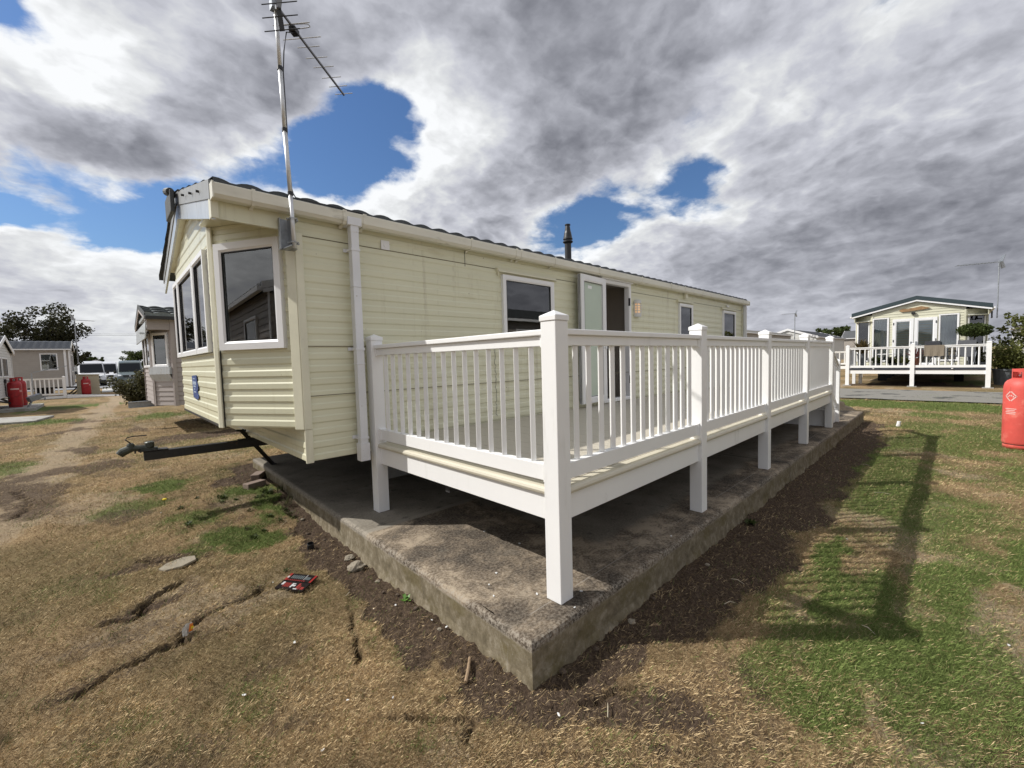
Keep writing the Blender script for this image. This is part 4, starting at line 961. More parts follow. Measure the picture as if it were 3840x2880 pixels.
# ------------------------------------------------------------------ generic caravan for the surroundings
m_glass_clear = glass_mat('clear_window_glass', (.88, .92, .92))
m_net = mat('net_curtain', (.62, .67, .70), .8, var=.22, vscale=9, stretch=(6, 6, .2))
def caravan(name_label, cat, loc, Lc, Wc, zb, ze, zr, sm, rm, rotz=0, bay=0., sb=.7, kind='lap', wins=(), fwins=(), barge=m_upvc, gut_m=m_upvc, ov=.12, label_extra=None, chass=True, bay_z=None, fdoor=None, pitch=.25, group=None, cut_w=True, bh=.055, gcol=None, pane=None, cur_m=None, step=.038, amp=.026, rows=6):
    """local frame: front end at x=0 facing -x, sides at y=0 (facing -y) and y=Wc; wins: (side, u0, u1, z0, z1)"""
    c = thing('static_caravan', name_label, cat, loc, rotz, group)
    s0 = Frame2D((0, 0), (Lc, 0)); s1 = Frame2D((Lc, Wc), (0, Wc)); rs = (zr-ze)/(Wc/2+ov)
    rz = lambda y: ze+rs*(min(y, Wc-y)+ov)
    for fr, i in ((s0, 0), (s1, 1)):
        A, B = ((0, 0), (Lc, 0)) if i == 0 else ((Lc, Wc), (0, Wc)); mb = MB()
        siding(mb, A, B, zb, ze-.02, [q[1:] for q in wins if q[0] == i], kind=kind, base=zb); build('side_wall', mb, sm, c)
        mb = MB(); fr.box(mb, -.02, .05, .002, .02, zb-.01, ze-.03); build('corner_trim', mb, gut_m, c); mb = MB(); fr.box(mb, fr.L-.05, fr.L+.02, .002, .02, zb-.01, ze-.03); build('corner_trim', mb, gut_m, c)
    gab = lambda W0, W1: (lambda z: (0, W1-W0) if z < rz(W0)-.12 else ((lambda y: (y-W0, Wc-y-W0) if y < Wc/2 else None)((z+.12-ze)/rs-ov)))
    if bay:
        bz = bay_z or zb
        mb = MB(); siding(mb, (-bay, Wc-sb), (-bay, sb), bz, zr, [q[1:] for q in fwins if q[0] == 0], kind=kind, base=zb, srange=gab(sb, Wc-sb)); build('front_panel', mb, sm, c)
        for A, B, i in (((-bay, sb), (0, 0), 1), ((0, Wc), (-bay, Wc-sb), 2)):
            mb = MB(); siding(mb, A, B, bz, ze-.02, [q[1:] for q in fwins if q[0] == i], kind=kind, base=zb); build('bay_side_panel', mb, sm, c)
        mb = MB()
        for A, B in (((-bay, Wc-sb), (-bay, sb)), ((-bay, sb), (0, 0)), ((0, Wc), (-bay, Wc-sb))):
            fr = Frame2D(A, B)
            for ua, ub in ((-.01, .045), (fr.L-.045, fr.L+.01)): mb = MB(); fr.box(mb, ua, ub, .002, .018, bz-.01, ze-.03); build('bay_trim', mb, sm, c)
        fronts = {0: Frame2D((-bay, Wc-sb), (-bay, sb)), 1: Frame2D((-bay, sb), (0, 0)), 2: Frame2D((0, Wc), (-bay, Wc-sb))}
        mb = MB(); mb.prism([(-bay+.01, sb, bz), (0, .01, bz), (0, Wc-.01, bz), (-bay+.01, Wc-sb, bz)], (0, 0, .03)); build('floor_panel', mb, m_dark, c)
        if bay_z: mb = MB(); siding(mb, (0, Wc), (0, 0), zb, bz, kind=kind, base=zb); build('front_panel', mb, sm, c)
    else:
        mb = MB(); siding(mb, (0, Wc), (0, 0), zb, zr, [q[1:] for q in fwins if q[0] == 0], kind=kind, base=zb, srange=gab(0, Wc)); build('front_panel', mb, sm, c)
        fronts = {0: Frame2D((0, Wc), (0, 0))}
    mb = MB(); siding(mb, (Lc, 0), (Lc, Wc), zb, zr, kind=kind, base=zb, srange=gab(0, Wc)); build('rear_wall', mb, sm, c)
    mb = MB(); mb.box(.05, .05, zb, Lc-.05, Wc-.05, zb+.04); mb.box(.5, .05, ze-.15, Lc-.1, Wc-.05, ze-.13); build('floor_panel', mb, m_dark, c)
    mb = MB(); mb.box(1.6, .1, zb+.05, 1.65, Wc-.1, ze-.16); mb.box(.3, Wc/2-.02, zb+.05, Lc-.2, Wc/2+.02, ze-.16); build('interior', mb, m_room, c)
    x0 = -(bay+.10) if bay else -.08
    b = roof_sheet(x0, Lc+.08, -ov, Wc/2, ze, zr, pitch=pitch, dx=.05 if pitch < .4 else .2, step=step, amp=amp, rows=rows); b2 = roof_sheet(x0, Lc+.08, Wc+ov, Wc/2, ze, zr, pitch=pitch, dx=.05 if pitch < .4 else .2, step=step, amp=amp, rows=rows); b.add(b2.v, b2.f)
    build('roof', b, rm, c, smooth=step < .05, fixn=False)
    for xx in (x0-.02, Lc+.09):
        mb = MB()
        for sgn in (0, 1):
            ya, yb = (-ov, Wc/2) if sgn == 0 else (Wc+ov, Wc/2)
            mb.prism([(xx, ya, ze-.05), (xx, yb, zr-.05), (xx, yb, zr+bh), (xx, ya, ze+bh)], (.02, 0, 0))
        bg_ = build('barge_board', mb, barge, c)
        mb = MB()
        for sgn in (0, 1):
            ya, yb = (-ov+.02, Wc/2) if sgn == 0 else (Wc+ov-.02, Wc/2)
            mb.prism([(xx+.004, ya, ze-.11), (xx+.004, yb, zr-.11), (xx+.004, yb, zr-.051), (xx+.004, ya, ze-.051)], (.02, 0, 0))
        build('fascia', mb, gut_m, c)
    for ya, yb in ((-ov-.06, -ov+.02), (Wc+ov-.02, Wc+ov+.06)):
        mb = MB(); mb.box(x0, ya, ze-.08, Lc+.08, yb, ze-.01); build('gutter', mb, gcol or gut_m, c)
    if bay:   # side fascias and soffit of the overhang
        mb = MB(); mb.box(x0+.02, .0, ze-.30, 0, .02, ze-.02); build('side_fascia', mb, sm, c); mb = MB(); mb.box(x0+.02, Wc-.02, ze-.30, 0, Wc, ze-.02); build('side_fascia', mb, sm, c)
        mb = MB(); mb.prism([(x0+.02, .02, ze-.29), (0, .02, ze-.29), (-bay, sb, ze-.29), (x0+.02, sb, ze-.29)], (0, 0, .01)); mb.prism([(x0+.02, Wc-.02, ze-.29), (0, Wc-.02, ze-.29), (-bay, Wc-sb, ze-.29), (x0+.02, Wc-sb, ze-.29)], (0, 0, .01)); build('soffit', mb, sm, c)
    for q in wins: window(c, (s0, s1)[q[0]], *q[1:], fw=.06, proud=.03, curtain=[(q[1]+.05, q[1]+.2)] if cut_w else None)
    for q in fwins: window(c, fronts[q[0]], *q[1:5], fw=.06, proud=.03, curtain=[(q[1]+.07, q[2]-.07)], pane=pane, cm=cur_m, co=-.04 if cur_m else -.10)
    if chass:
        mb = MB(); mb.box(.3, .8, zb-.12, Lc-.3, .88, zb); mb.box(.3, Wc-.88, zb-.12, Lc-.3, Wc-.8, zb)
        for x in np.arange(1.2, Lc-1, 2.2):
            for y in (.6, Wc-1.0): mb.box(x, y, zb-.62, x+.4, y+.3, zb-.121)
        build('chassis', mb, m_dark, c)
    return c, fronts, (s0, s1)
GZ = -.2
# neighbour just beyond the cream caravan
c, fr_, _ = caravan('pinkish beige static caravan with wavy dark tiled roof just behind the cream one', 'static caravan', (.02, 8.86, 0), 9.6, 3.8, .46, 2.50, 2.90, m_pink, m_tile_green, bay=.34, sb=.55, kind='lap', wins=((0, 3.0, 4.0, 1.45, 2.25), (0, 6.5, 7.2, 1.5, 2.2)),
    fwins=((1, .05, .52, 1.36, 2.15), (0, .25, 1.2, 1.36, 2.15), (0, 1.25, 2.45, 1.36, 2.15)), barge=m_tile, ov=.12, pitch=.30, gcol=m_rubber, step=.05, amp=.035, rows=4, gut_m=m_pink)
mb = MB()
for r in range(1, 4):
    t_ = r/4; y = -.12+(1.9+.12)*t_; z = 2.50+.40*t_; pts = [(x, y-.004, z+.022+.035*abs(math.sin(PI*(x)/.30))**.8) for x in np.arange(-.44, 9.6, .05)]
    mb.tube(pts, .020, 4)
build('tile_row_shadows', mb, m_tile, c)  # dark wavy tubes drawn in as the shade under each tile row
mb = MB(); q1 = Frame2D((-.34, .55), (0, 0)); q1.box(mb, -.03, .60, .0, .07, 1.19, 1.355); mb.prism([q1.p(-.03, .0, 1.03), q1.p(.60, .0, 1.03), q1.p(.60, .065, 1.188), q1.p(-.03, .065, 1.188)], (0, 0, .002)); build('window_sill_box', mb, m_white_metal, c)
mb = MB(); mb.prism([(-.46, .1, 2.02), (-.46, 3.7, 2.02), (-.44, 3.7, 2.38), (-.44, .02, 2.38)], (.02, 0, 0)); mb.box(-.54, .25, 2.11, -.46, .30, 2.15); build('fascia_panel', mb, m_white_metal, c)
mb = MB(); mb.box(-.47, -.125, 2.44, -.42, 1.6, 2.50); build('barge_flashing', mb, m_grey_metal, c)
mb = MB(); mb.prism([(.52, 8.93, -.12), (.52, 8.93, .02), (.50, 8.93, .02), (.50, 8.93, -.12)], (0, 0, 0)) if False else None
b = MB(); b.beam((-.78, 1.90, .43), (.35, 1.90, .43), .05, .15); b.beam((-.77, 1.87, .50), (.34, 1.87, .50), .10, .012); b.beam((-.77, 1.87, .36), (.34, 1.87, .36), .10, .012); build('drawbar', b, m_galv, c)
# left caravans
c, _, _ = caravan('beige static caravan with grey tiled roof in front of the big tree', 'static caravan', (-2.61, 33.5+3.8, 0), 10.5, 3.8, .42, 2.70, 3.22, m_stone, m_tile_grey, rotz=PI, kind='lap',
    wins=((1, 9.28, 10.0, 1.42, 2.42), (1, 6.2, 7.2, 1.42, 2.42)), fwins=((0, .8, 1.9, 1.3, 2.4), (0, 2.0, 3.1, 1.3, 2.4)), gut_m=m_upvc, barge=m_whitish, pitch=.30)
mb = MB(); mb.box(.14, 3.8, .42, .24, 3.87, 2.66); build('downpipe', mb, m_upvc, c)
mb = MB(); mb.beam((.3, 3.0, .36), (-.9, 1.9, .30), .06, .10); mb.beam((-.2, 2.6, .34), (.3, 3.4, -.18), .05, .05); mb.beam((-.35, 2.3, .32), (.1, 3.1, -.18), .05, .05); build('drawbar', mb, m_black, c)
c, _, _ = caravan('whitish static caravan end at the left edge of the photo', 'static caravan', (-4.05, 25.0, 0), 10, 3.9, .35, 2.20, 2.80, m_whitish, m_tile, rotz=PI, kind='lap', fwins=((0, .35, 1.1, 1.15, 1.95), (0, 1.3, 2.6, 1.15, 1.95)), pitch=.3)
mb = MB(); mb.beam((.3, 1.0, .27), (-.12, 2.1, .10), .05, .06); mb.beam((.3, 2.9, .27), (-.12, 2.1, .10), .05, .06); build('drawbar', mb, m_black, c)
# pale caravans far behind the vans
for k, (x, y, lb) in enumerate(((-3.9, 76, 'far pale caravan left of the white van'), (-.6, 76, 'far pale caravan seen between the two vans'))):
    caravan(lb, 'static caravan', (x, y, 0), 10, 2.6, .3, 2.25, 2.75, m_whitish, m_tile_grey, rotz=PI/2, wins=(), fwins=((0, .3, 1.1, 1.1, 2.0), (0, 1.4, 2.2, 1.1, 2.0)), pitch=.5)
# caravans reflected in the windows (outside the frame, in the neighbouring plots)
caravan('beige caravan with dark roof beyond the left frame edge', 'static caravan', (-3.75, 1.20, 0), 9.5, 3.7, .35, 2.55, 3.1, m_stone, m_tile, rotz=PI-R_(27), wins=((0, 1.0, 2.1, 1.2, 2.2), (0, 4.5, 5.5, 1.2, 2.2)), pitch=.3)
caravan('beige caravan with dark roof on the plot behind the camera', 'static caravan', (5.2, -9.1, 0), 10, 3.7, .35, 2.5, 3.05, m_stone, m_tile, wins=((1, 3.2, 4.3, 1.2, 2.2), (1, 6.5, 7.5, 1.2, 2.2)), pitch=.3)
# right caravan with french doors
c, fr_, _ = caravan('pale cream static caravan with french doors and navy gable edge behind white veranda', 'static caravan', (24.6, -4.5, 0), 10, 4.15, .40, 2.86, 3.42, m_pale, mat('navy_roof', (.035, .052, .06), .5, var=.1), kind='lap', bay=.5, sb=.62,
    fwins=((2, .08, .70, .75, 2.62), (1, .08, .70, .75, 2.62), (0, .02, .58, .75, 2.69), (0, 2.14, 2.73, .75, 2.69)), barge=mat('navy_trim', (.030, .048, .056), .45), ov=.10, pitch=.5, bh=.12, pane=m_glass_clear, cur_m=m_net)
F0 = fr_[0]
for u0, u1 in ((.70, 1.38), (1.40, 2.10)):
    mb = MB(); frame_ring(mb, F0, u0, u1, .55, 2.60, .13, -.02, .035); dd = build('door', mb, m_upvc, c)
    mb = MB(); F0.box(mb, u0+.12, u1-.12, .004, .01, .67, 2.48); build('pane', mb, m_glass_clear, dd)
    mb = MB(); F0.box(mb, u0+.125, u1-.125, -.015, -.005, .70, 2.47); build('blind', mb, m_shadeblind, dd)
    mb = MB(); uu = u0+.02 if u0 < 1 else u1-.05
    for z in (.9, 1.6, 2.35): F0.box(mb, uu, uu+.03, .036, .05, z, z+.10)
    build('hinges', mb, m_rubber, dd)
    mb = MB(); F0.box(mb, u1-.10 if u0 < 1 else u0+.04, u1-.05 if u0 < 1 else u0+.09, .036, .06, 1.45, 1.6); build('handle', mb, m_galv, dd)
mb = MB(); pl = [(0, .02), (.12, .07), (.3, .06), (.5, .10), (.7, .14), (.86, .09), (.98, .04), (.80, 0), (.55, -.02), (.3, -.05), (.08, -.05)]
mb.prism([F0.p(.90+a, .02, 2.95+b_) for a, b_ in pl], tuple(Vector(F0.p(0, .05, 0))-Vector(F0.p(0, .02, 0)))); build('driftwood_plaque', mb, mat('driftwood', (.30, .18, .085), .7, var=.3, vscale=10), c)
mb = MB(); F0.box(mb, 1.30, 1.42, .02, .10, 2.76, 2.86); build('door_lamp', mb, m_rubber, c)
mb = MB(); mb.box(-.62, -.10, 2.42, -.2, -.06, 2.46); mb.box(-.62, -.10, 2.60, -.2, -.06, 2.64); mb.box(-.50, -.10, 2.42, -.46, -.06, 2.68); mb.box(-.36, -.10, 2.42, -.32, -.06, 2.68); build('aerial_bracket', mb, m_rubber, c)
# right veranda
dv = thing('veranda', 'white veranda on tall posts in front of the pale cream caravan, towel on its rail', 'veranda', (22.8, -2.5, 0), world=True)
for y in (-4.51, -2.52, -.51):
    post(dv, 21.64, y, GZ+.02, 1.45, .125, detail=False)
    mb = MB(); mb.box(21.55, y-.08, GZ-.02, 21.86, y+.2, GZ+.03); build('post_foot', mb, m_concrete, dv)
for a, b in ((-.51, -2.395), (-2.52, -4.385)):
    rail_panel(dv, (21.70, a), (21.70, b), .556, 1.40, 10, sq=.05, th=.03, brk=False, detail=False)
    mb = MB(); mb.box(21.68, a, .31, 21.71, b, .46); build('fascia_board', mb, m_white, dv)
    mb = MB(); mb.box(21.66, a, .465, 21.72, b, .53); build('edging', mb, mat('navy_edging', (.03, .035, .05), .5), dv)
rail_panel(dv, (23.9, -.45), (21.76, -.45), .556, 1.40, 12, sq=.05, th=.03, brk=False, detail=False)
rail_panel(dv, (21.76, -4.45), (23.9, -4.45), .556, 1.40, 12, sq=.05, th=.03, brk=False, detail=False)
mb = MB(); mb.box(21.73, -4.42, .47, 24.05, -.45, .52); build('deck_boards', mb, mat('grey_deck_board', (.13, .13, .14), .6, var=.2), dv)
for y in (-.55, -.75): post(dv, 23.2 if y < -.7 else 23.0, y, GZ, .46, .11, detail=False)
mb = MB(); mb.box(21.9, -4.3, .33, 24.0, -4.25, .465); mb.box(21.9, -.6, .33, 24.0, -.65, .465); build('joists', mb, m_dark, dv)
for y in (-1.3, -3.55):
    mb = MB(); mb.lathe((21.655, y, .50), [(.03, 0), (.03, .03)], 10); build('edge_light', mb, m_upvc, dv)
# towel over the rail
mb = MB(); kk = 14
for side_, z_lo in ((-.052, .99), (.056, 1.12)):
    for i in range(kk+1):
        y = -2.78-.55*i/kk; wv = .010*math.sin(i*1.3)
        mb.v.append((21.70+side_+wv, y, z_lo+.01*math.sin(i))); mb.v.append((21.70+side_*.95, y, 1.408))
for i in range(kk):
    mb.f.append((2*i, 2*i+2, 2*i+3, 2*i+1)); o_ = 2*(kk+1); mb.f.append((o_+2*i, o_+2*i+1, o_+2*i+3, o_+2*i+2)); mb.f.append((2*i+1, 2*i+3, o_+2*i+3, o_+2*i+1))
single('towel', mb, mat('taupe_towel', (.22, .185, .14), .95, var=.15, vscale=60, bump=.3), 'taupe fringed mat hung over the rail of the far veranda', 'mat', loc=(21.7, -3.05, 1.4), world=True)

# ------------------------------------------------------------------ gas cylinders
def cylinder_mb(r, h):
    return [(r*.90, 0), (r*.93, .0), (r*.95, .05), (r*.93, .065), (r*.97, .075), (r, .10), (r, h*.74), (r*.985, h*.78), (r*.93, h*.82), (r*.80, h*.855), (r*.60, h*.875), (r*.50, h*.88)]
def gas_cylinder(label, loc, r, h, m, group=None, rotz=0, marks=True):
    t = thing('gas_cylinder', label, 'gas cylinder', loc, rotz, group)
    mb = MB(); mb.lathe((0, 0, 0), cylinder_mb(r, h), 32); body = build('body', mb, m, t); me = body.data; me.polygons.foreach_set('use_smooth', [len(p.vertices) == 4 for p in me.polygons])
    mb = MB(); n_ = 28   # collar: open ring with window
    for a0, a1, z0, z1 in ((0, 2*PI, h*.865, h*.89), (0, 2*PI, h*.965, h), (.5, 2.4, h*.89, h*.965), (3.4, 5.8, h*.89, h*.965)):
        k = max(3, int(n_*(a1-a0)/(2*PI))); R1, R0 = r*.58, r*.53
        for i in range(k):
            p0 = a0+(a1-a0)*i/k; p1 = a0+(a1-a0)*(i+1)/k
            v = []
            for z in (z0, z1):
                for rr, pa in ((R0, p0), (R1, p0), (R1, p1), (R0, p1)): v.append((rr*math.cos(pa), rr*math.sin(pa), z))
            mb.add(v, [(0, 1, 2, 3), (7, 6, 5, 4), (1, 5, 6, 2), (0, 3, 7, 4)])
    build('collar', mb, m, t)
    mb = MB(); mb.tube([(0, 0, h*.87), (0, 0, h*.96)], .022, 8); mb.tube([(0, 0, h*.92), (.06, 0, h*.92)], .012, 6); build('valve', mb, m_galv, t)
    mb = MB(); mb.lathe((0, 0, 0), [(r*.94, .062), (r*.955, .064), (r*.955, .078), (r*.94, .08)], 32); build('foot_seam', mb, m_black, t)
    if marks:
        def patch(mb, a, z, w, hh, o=.0015, rot=0):
            v = []; k = max(1, int(w/.02))
            for i in range(k+1):
                aa = a+(w*(i/k-.5))/r
                v.append(((r+o)*math.cos(aa), (r+o)*math.sin(aa), z)); v.append(((r+o)*math.cos(aa), (r+o)*math.sin(aa), z+hh))
            mb.add(v, [(2*i, 2*i+2, 2*i+3, 2*i+1) for i in range(k)])
        mb = MB()
        if marks == 'big':
            a0 = 0
            cz = h*.66
            for s1, s2 in ((1, 1), (1, -1), (-1, 1), (-1, -1)):      # diamond outline emblem
                for i in range(6):
                    f_ = i/6; patch(mb, a0+s1*(.062*(1-f_))/r, cz+s2*(.075*f_)-.006, .014, .016)
            for i in range(4): patch(mb, a0+.02*(i-1.5)/r, cz-.012+.018*(1-abs(i-1.5)/1.5), .012, .02)
            for i, wd in enumerate((.13, .10, .12, .11)): patch(mb, a0, h*.50-.024*i, wd, .010)
        else:
            patch(mb, 0, h*.60, .25, .055)
            for i in range(2): patch(mb, .9, h*.56-.05*i, .10, .02)
        build('markings', mb, mat('faded_marking', (.74, .50, .46), .6), t)
    return t
camdir = lambda x, y: math.atan2(-3.6-y, -1.14-x)
gas_cylinder('large faded red gas cylinder cut by the right edge, white diamond emblem on it', (8.52, -4.30, GZ-.005), .19, 1.17, m_red_faded, marks='big', rotz=camdir(8.5, -4.3)-.62)
gas_cylinder('red gas cylinder with white label strip, front one of the pair on the concrete plinth', (-3.83, 23.0, -.08), .205, 1.2, m_red, rotz=camdir(-3.8, 23))
gas_cylinder('red gas cylinder half hidden behind the front one on the plinth', (-3.80, 24.1, -.08), .20, 1.22, m_red, rotz=camdir(-3.8, 23), marks=False)
gas_cylinder('red gas cylinder standing in front of the beige box by the far ramp', (-2.02, 33.9, -.14), .22, 1.12, m_red, rotz=camdir(-2, 34))
b = MB(); b.box(-5.6, 21.7, -.24, -3.2, 25.0, -.08); single('plinth', b, m_concrete, 'low concrete plinth under the pair of red gas cylinders', 'plinth', loc=(-4.4, 23.3, -.2), world=True, bevel=.02)
b = MB(); b.tube([(-3.9, 22.95, .98), (-4.02, 22.8, 1.02), (-4.04, 22.7, .95), (-4.04, 22.7, .45), (-3.95, 22.7, .30)], .018, 6); b.box(-4.06, 22.6, .92, -4.0, 22.8, 1.08)
single('gas_hose', b, m_rubber, 'dark hose and regulator joining left cylinders to the whitish caravan', 'gas hose', loc=(-4.04, 22.75, 1.), world=True)
b = MB(); b.prism([(-4.4, 15.9, 0), (-2.75, 15.7, 0), (-2.45, 17.4, 0), (-4.4, 18.6, 0)], (0, 0, .10)); single('paving_strip', b, m_concrete, 'cracked low concrete strip in the grass at the left edge', 'concrete strip', loc=(0, 0, -.24), bevel=.02)
# prop stand near the cylinders
b = MB(); b.beam((-3.50, 22.2, -.2), (-3.28, 22.4, .30), .05, .05); b.beam((-3.42, 22.3, .22), (-3.10, 22.5, .36), .22, .20); b.tube([(-3.15, 22.5, .30), (-2.98, 22.5, .26), (-2.98, 22.5, .16)], .03, 8)
single('jockey_stand', b, m_galv, 'tilted grey metal stand with clamp on the grass by the left gas cylinders', 'metal stand', loc=(-3.3, 22.3, -.2), world=True)

# ------------------------------------------------------------------ ramp, fence and box on the left
fe = thing('ramp_railing', 'white railing with balusters in front of the beige caravan on the left', 'railing', (-3.9, 31.5, -.15), world=True)
post(fe, -2.90, 31.4, -.17, 1.02, .13, detail=False)
rail_panel(fe, (-5.3, 31.46), (-2.9, 31.46), .02, .98, 13, sq=.06, th=.03, brk=False, detail=False)
mb = MB(); mb.box(-5.3, 31.44, -.18, -2.9, 31.48, -.04); build('fascia_board', mb, m_white, fe)
b = MB(); b.prism([(-2.76, 31.4, -.19), (-2.76, 31.4, -.02), (-.6, 30.6, -.16), (-.6, 30.6, -.19)], (0, .9, 0)); single('ramp', b, m_white, 'low pale ramp running from the white railing to the gravel', 'ramp', loc=(-2, 31, -.2), world=True)
bx = thing('storage_box', 'plain beige storage box behind the red gas cylinder', 'storage box', (-1.95, 35., -.2), world=True)
mb = MB(); mb.box(-2.45, 34.6, -.19, -1.42, 35.5, 1.08); build('body', mb, m_box, bx, bevel=.01)
mb = MB(); mb.prism([(-2.48, 34.55, 1.084), (-1.39, 34.55, 1.05), (-1.39, 35.55, 1.05), (-2.48, 35.55, 1.084)], (0, 0, .05)); build('lid', mb, m_box, bx)
b = MB(); b.box(-1.35, 38, -.22, .2, 46, -.185); o = single('concrete_pad', b, mat('light_concrete', (.46, .46, .44), .85, var=.1, vscale=6), 'pale concrete pad in front of the parked vans', 'concrete pad', loc=(-.5, 42, -.2), world=True)
b = MB(); b.prism([(-3.9, 30.4, 1.30), (-3.9, 30.4, 1.34), (-2.6, 30.4, 1.66), (-2.6, 30.4, 1.63)], (0, .04, 0)); 
b.tube([(-3.95, 30.4, -.2), (-3.95, 30.4, 1.30)], .03, 8)
single('barrier_arm', b, m_galv, 'white post with thin dark slanting arm above the white railing', 'post', loc=(-3.9, 30.4, -.2), world=True)

# ------------------------------------------------------------------ vans
def van(label, loc, rotz, body_m, Lv=5.6, Wv=1.96, Hv=2.5, dark_grille=True):
    """nose towards -y in the local frame"""
    t = thing('parked_van', label, 'van', loc, rotz, 'vans parked on the far tarmac')
    sec = [(0, .55, .80), (.06, .42, .98), (.45, .36, 1.12), (1.0, .34, 1.28), (1.12, .34, 1.36), (1.95, .34, Hv-.18), (2.25, .34, Hv-.06), (2.7, .34, Hv), (Lv-.1, .34, Hv), (Lv, .40, Hv-.06)]
    v = []; f = []; K = 12
    for i, (y, zb, zt) in enumerate(sec):
        hw = Wv/2*(.86 if i == 0 else .95 if i == 1 else 1)
        top = hw*(.90 if zt > 1.5 else .93)
        pts = [(-hw*.96, zb), (-hw, zb+.15), (-hw, min(1.05, zt-.08)), (-top-.0*hw, zt-.10), (-top*.93, zt-.02), (-top*.5, zt+.015), (top*.5, zt+.015), (top*.93, zt-.02), (top, zt-.10), (hw, min(1.05, zt-.08)), (hw, zb+.15), (hw*.96, zb)]
        v += [(x, y, z) for x, z in pts]
    for i in range(len(sec)-1):
        for k in range(K): f.append((i*K+k, i*K+(k+1) % K, (i+1)*K+(k+1) % K, (i+1)*K+k))
    f.append(tuple(range(K))); f.append(tuple((len(sec)-1)*K+k for k in range(K)))
    mb = MB(); mb.add(v, f); build('body', mb, body_m, t, bevel=.02)
    mb = MB(); hw = Wv/2
    a = [(-hw*.86, 1.10, 1.345), (hw*.86, 1.10, 1.345), (hw*.80, 1.86, Hv-.30), (-hw*.80, 1.86, Hv-.30)]
    nrm = Vector((0, -.82, .57)); mb.prism([tuple(Vector(q)+nrm*.035) for q in a], tuple(nrm*.012)); build('windscreen', mb, m_vglass_d, t)
    for s_ in (-1, 1):
        mb = MB(); x = s_*(hw+.004); mb.prism([(x, 1.35, 1.25), (x, 2.25, 1.25), (x, 2.2, 1.95), (x-s_*.03, 1.85, 1.95)], (s_*.006, 0, 0)); build('side_window', mb, m_vglass_d, t)
        mb = MB(); mb.prism([(s_*hw*.58, -.0, .95), (s_*hw*.93, .10, .92), (s_*hw*.95, .34, 1.12), (s_*hw*.66, .14, 1.06)], (0, -.035, .01)); build('headlight', mb, mat('headlamp', (.70, .72, .74), .12, metal=.3), t)
        mb = MB(); mb.box(s_*(hw+.03), 1.15, 1.20, s_*(hw+.26), 1.25, 1.52); mb.box(s_*(hw-.02), 1.17, 1.22, s_*(hw+.05), 1.22, 1.27); build('mirror', mb, m_rubber, t, bevel=.02)
        for y in (.95, Lv-1.25):
            mb = MB(); mb.tube([(s_*(hw-.22), y, .34), (s_*(hw+.01), y, .34)], .34, 20); wh = build('wheel', mb, m_rubber, t)
            mb = MB(); mb.tube([(s_*(hw+.011), y, .34), (s_*(hw+.02), y, .34)], .20, 16); build('rim', mb, m_alu, wh)
            mb = MB(); mb.tube([(s_*(hw-.3), y, .42), (s_*(hw+.0045), y, .42)], .40, 20)
            build('wheel_arch', mb, m_dark, t)
    mb = MB(); mb.prism([(-hw*.50, -.035, .80), (hw*.50, -.035, .80), (hw*.56, .02, 1.03), (-hw*.56, .02, 1.03)], (0, -.02, 0)); build('grille', mb, m_rubber, t)
    mb = MB(); mb.lathe((0, 0, 0), [(.001, 0)]*2, 3) if False else mb.tube([(0, -.058, .93), (0, -.07, .93)], .07, 14); build('round_badge', mb, m_alu, t)
    mb = MB(); mb.box(-hw*.95, -.10, .30, hw*.95, .30, .62); build('bumper', mb, m_rubber if dark_grille else body_m, t, bevel=.05)
    mb = MB(); mb.box(-.26, -.115, .46, .26, -.101, .57); build('number_plate', mb, mat('pale_yellow_plate', (.55, .56, .33), .5), t)
    return t
m_vglass_d = mat('dark_vehicle_glass', (.015, .018, .022), .25, spec=.12)
van('white panel van parked behind the beige box', (-1.98, 54.4, GZ), R_(3), mat('white_van_paint', (.72, .73, .75), .25, var=.02))
van('grey green van parked right of the white van', (.70, 54.2, GZ), R_(-3), mat('grey_van_paint', (.13, .16, .165), .3, var=.03), dark_grille=False)
o = van('white vehicle mostly hidden behind the white panel van', (-.95, 62.0, GZ), R_(0), mat('white_van_paint', (.72, .73, .75)), Hv=2.55)

# ------------------------------------------------------------------ foliage
def leaf_mat(name, c1, c2, c3=None):
    M = bpy.data.materials.new(name); M.use_nodes = True; n = NT(M.node_tree); b = M.node_tree.nodes['Principled BSDF']
    co = n.n('ShaderNodeTexCoord').outputs['Object']; f = n.noise(co, 3.0, 3, .6); rnd = n.noise(co, 40, 2, .5)
    c = n.ramp(n.math('MULTIPLY_ADD', rnd, .5, n.math('MULTIPLY', f, .5)), [(.35, c1), (.62, c2)] + ([(.72, c3)] if c3 else []))
    n.link(c, b.inputs['Base Color']); b.inputs['Roughness'].default_value = .6; b.inputs['Specular IOR Level'].default_value = .3
    tr = n.n('ShaderNodeBsdfTranslucent'); n.link(c, tr.inputs[0]); mx = n.n('ShaderNodeMixShader'); mx.inputs[0].default_value = .42
    n.link(b.outputs[0], mx.inputs[1]); n.link(tr.outputs[0], mx.inputs[2]); n.link(mx.outputs[0], M.node_tree.nodes['Material Output'].inputs[0]); return M
m_leaf_dark = leaf_mat('dark_leaves', (.020, .024, .010), (.050, .050, .020), (.10, .065, .030))
m_leaf_green = leaf_mat('green_leaves', (.03, .045, .012), (.085, .115, .03), (.16, .17, .05))
m_leaf_mix = leaf_mat('autumn_green_leaves', (.08, .095, .022), (.19, .20, .06), (.32, .22, .08))
m_leaf_olive = leaf_mat('olive_leaves', (.04, .042, .018), (.10, .095, .042), (.18, .10, .055))
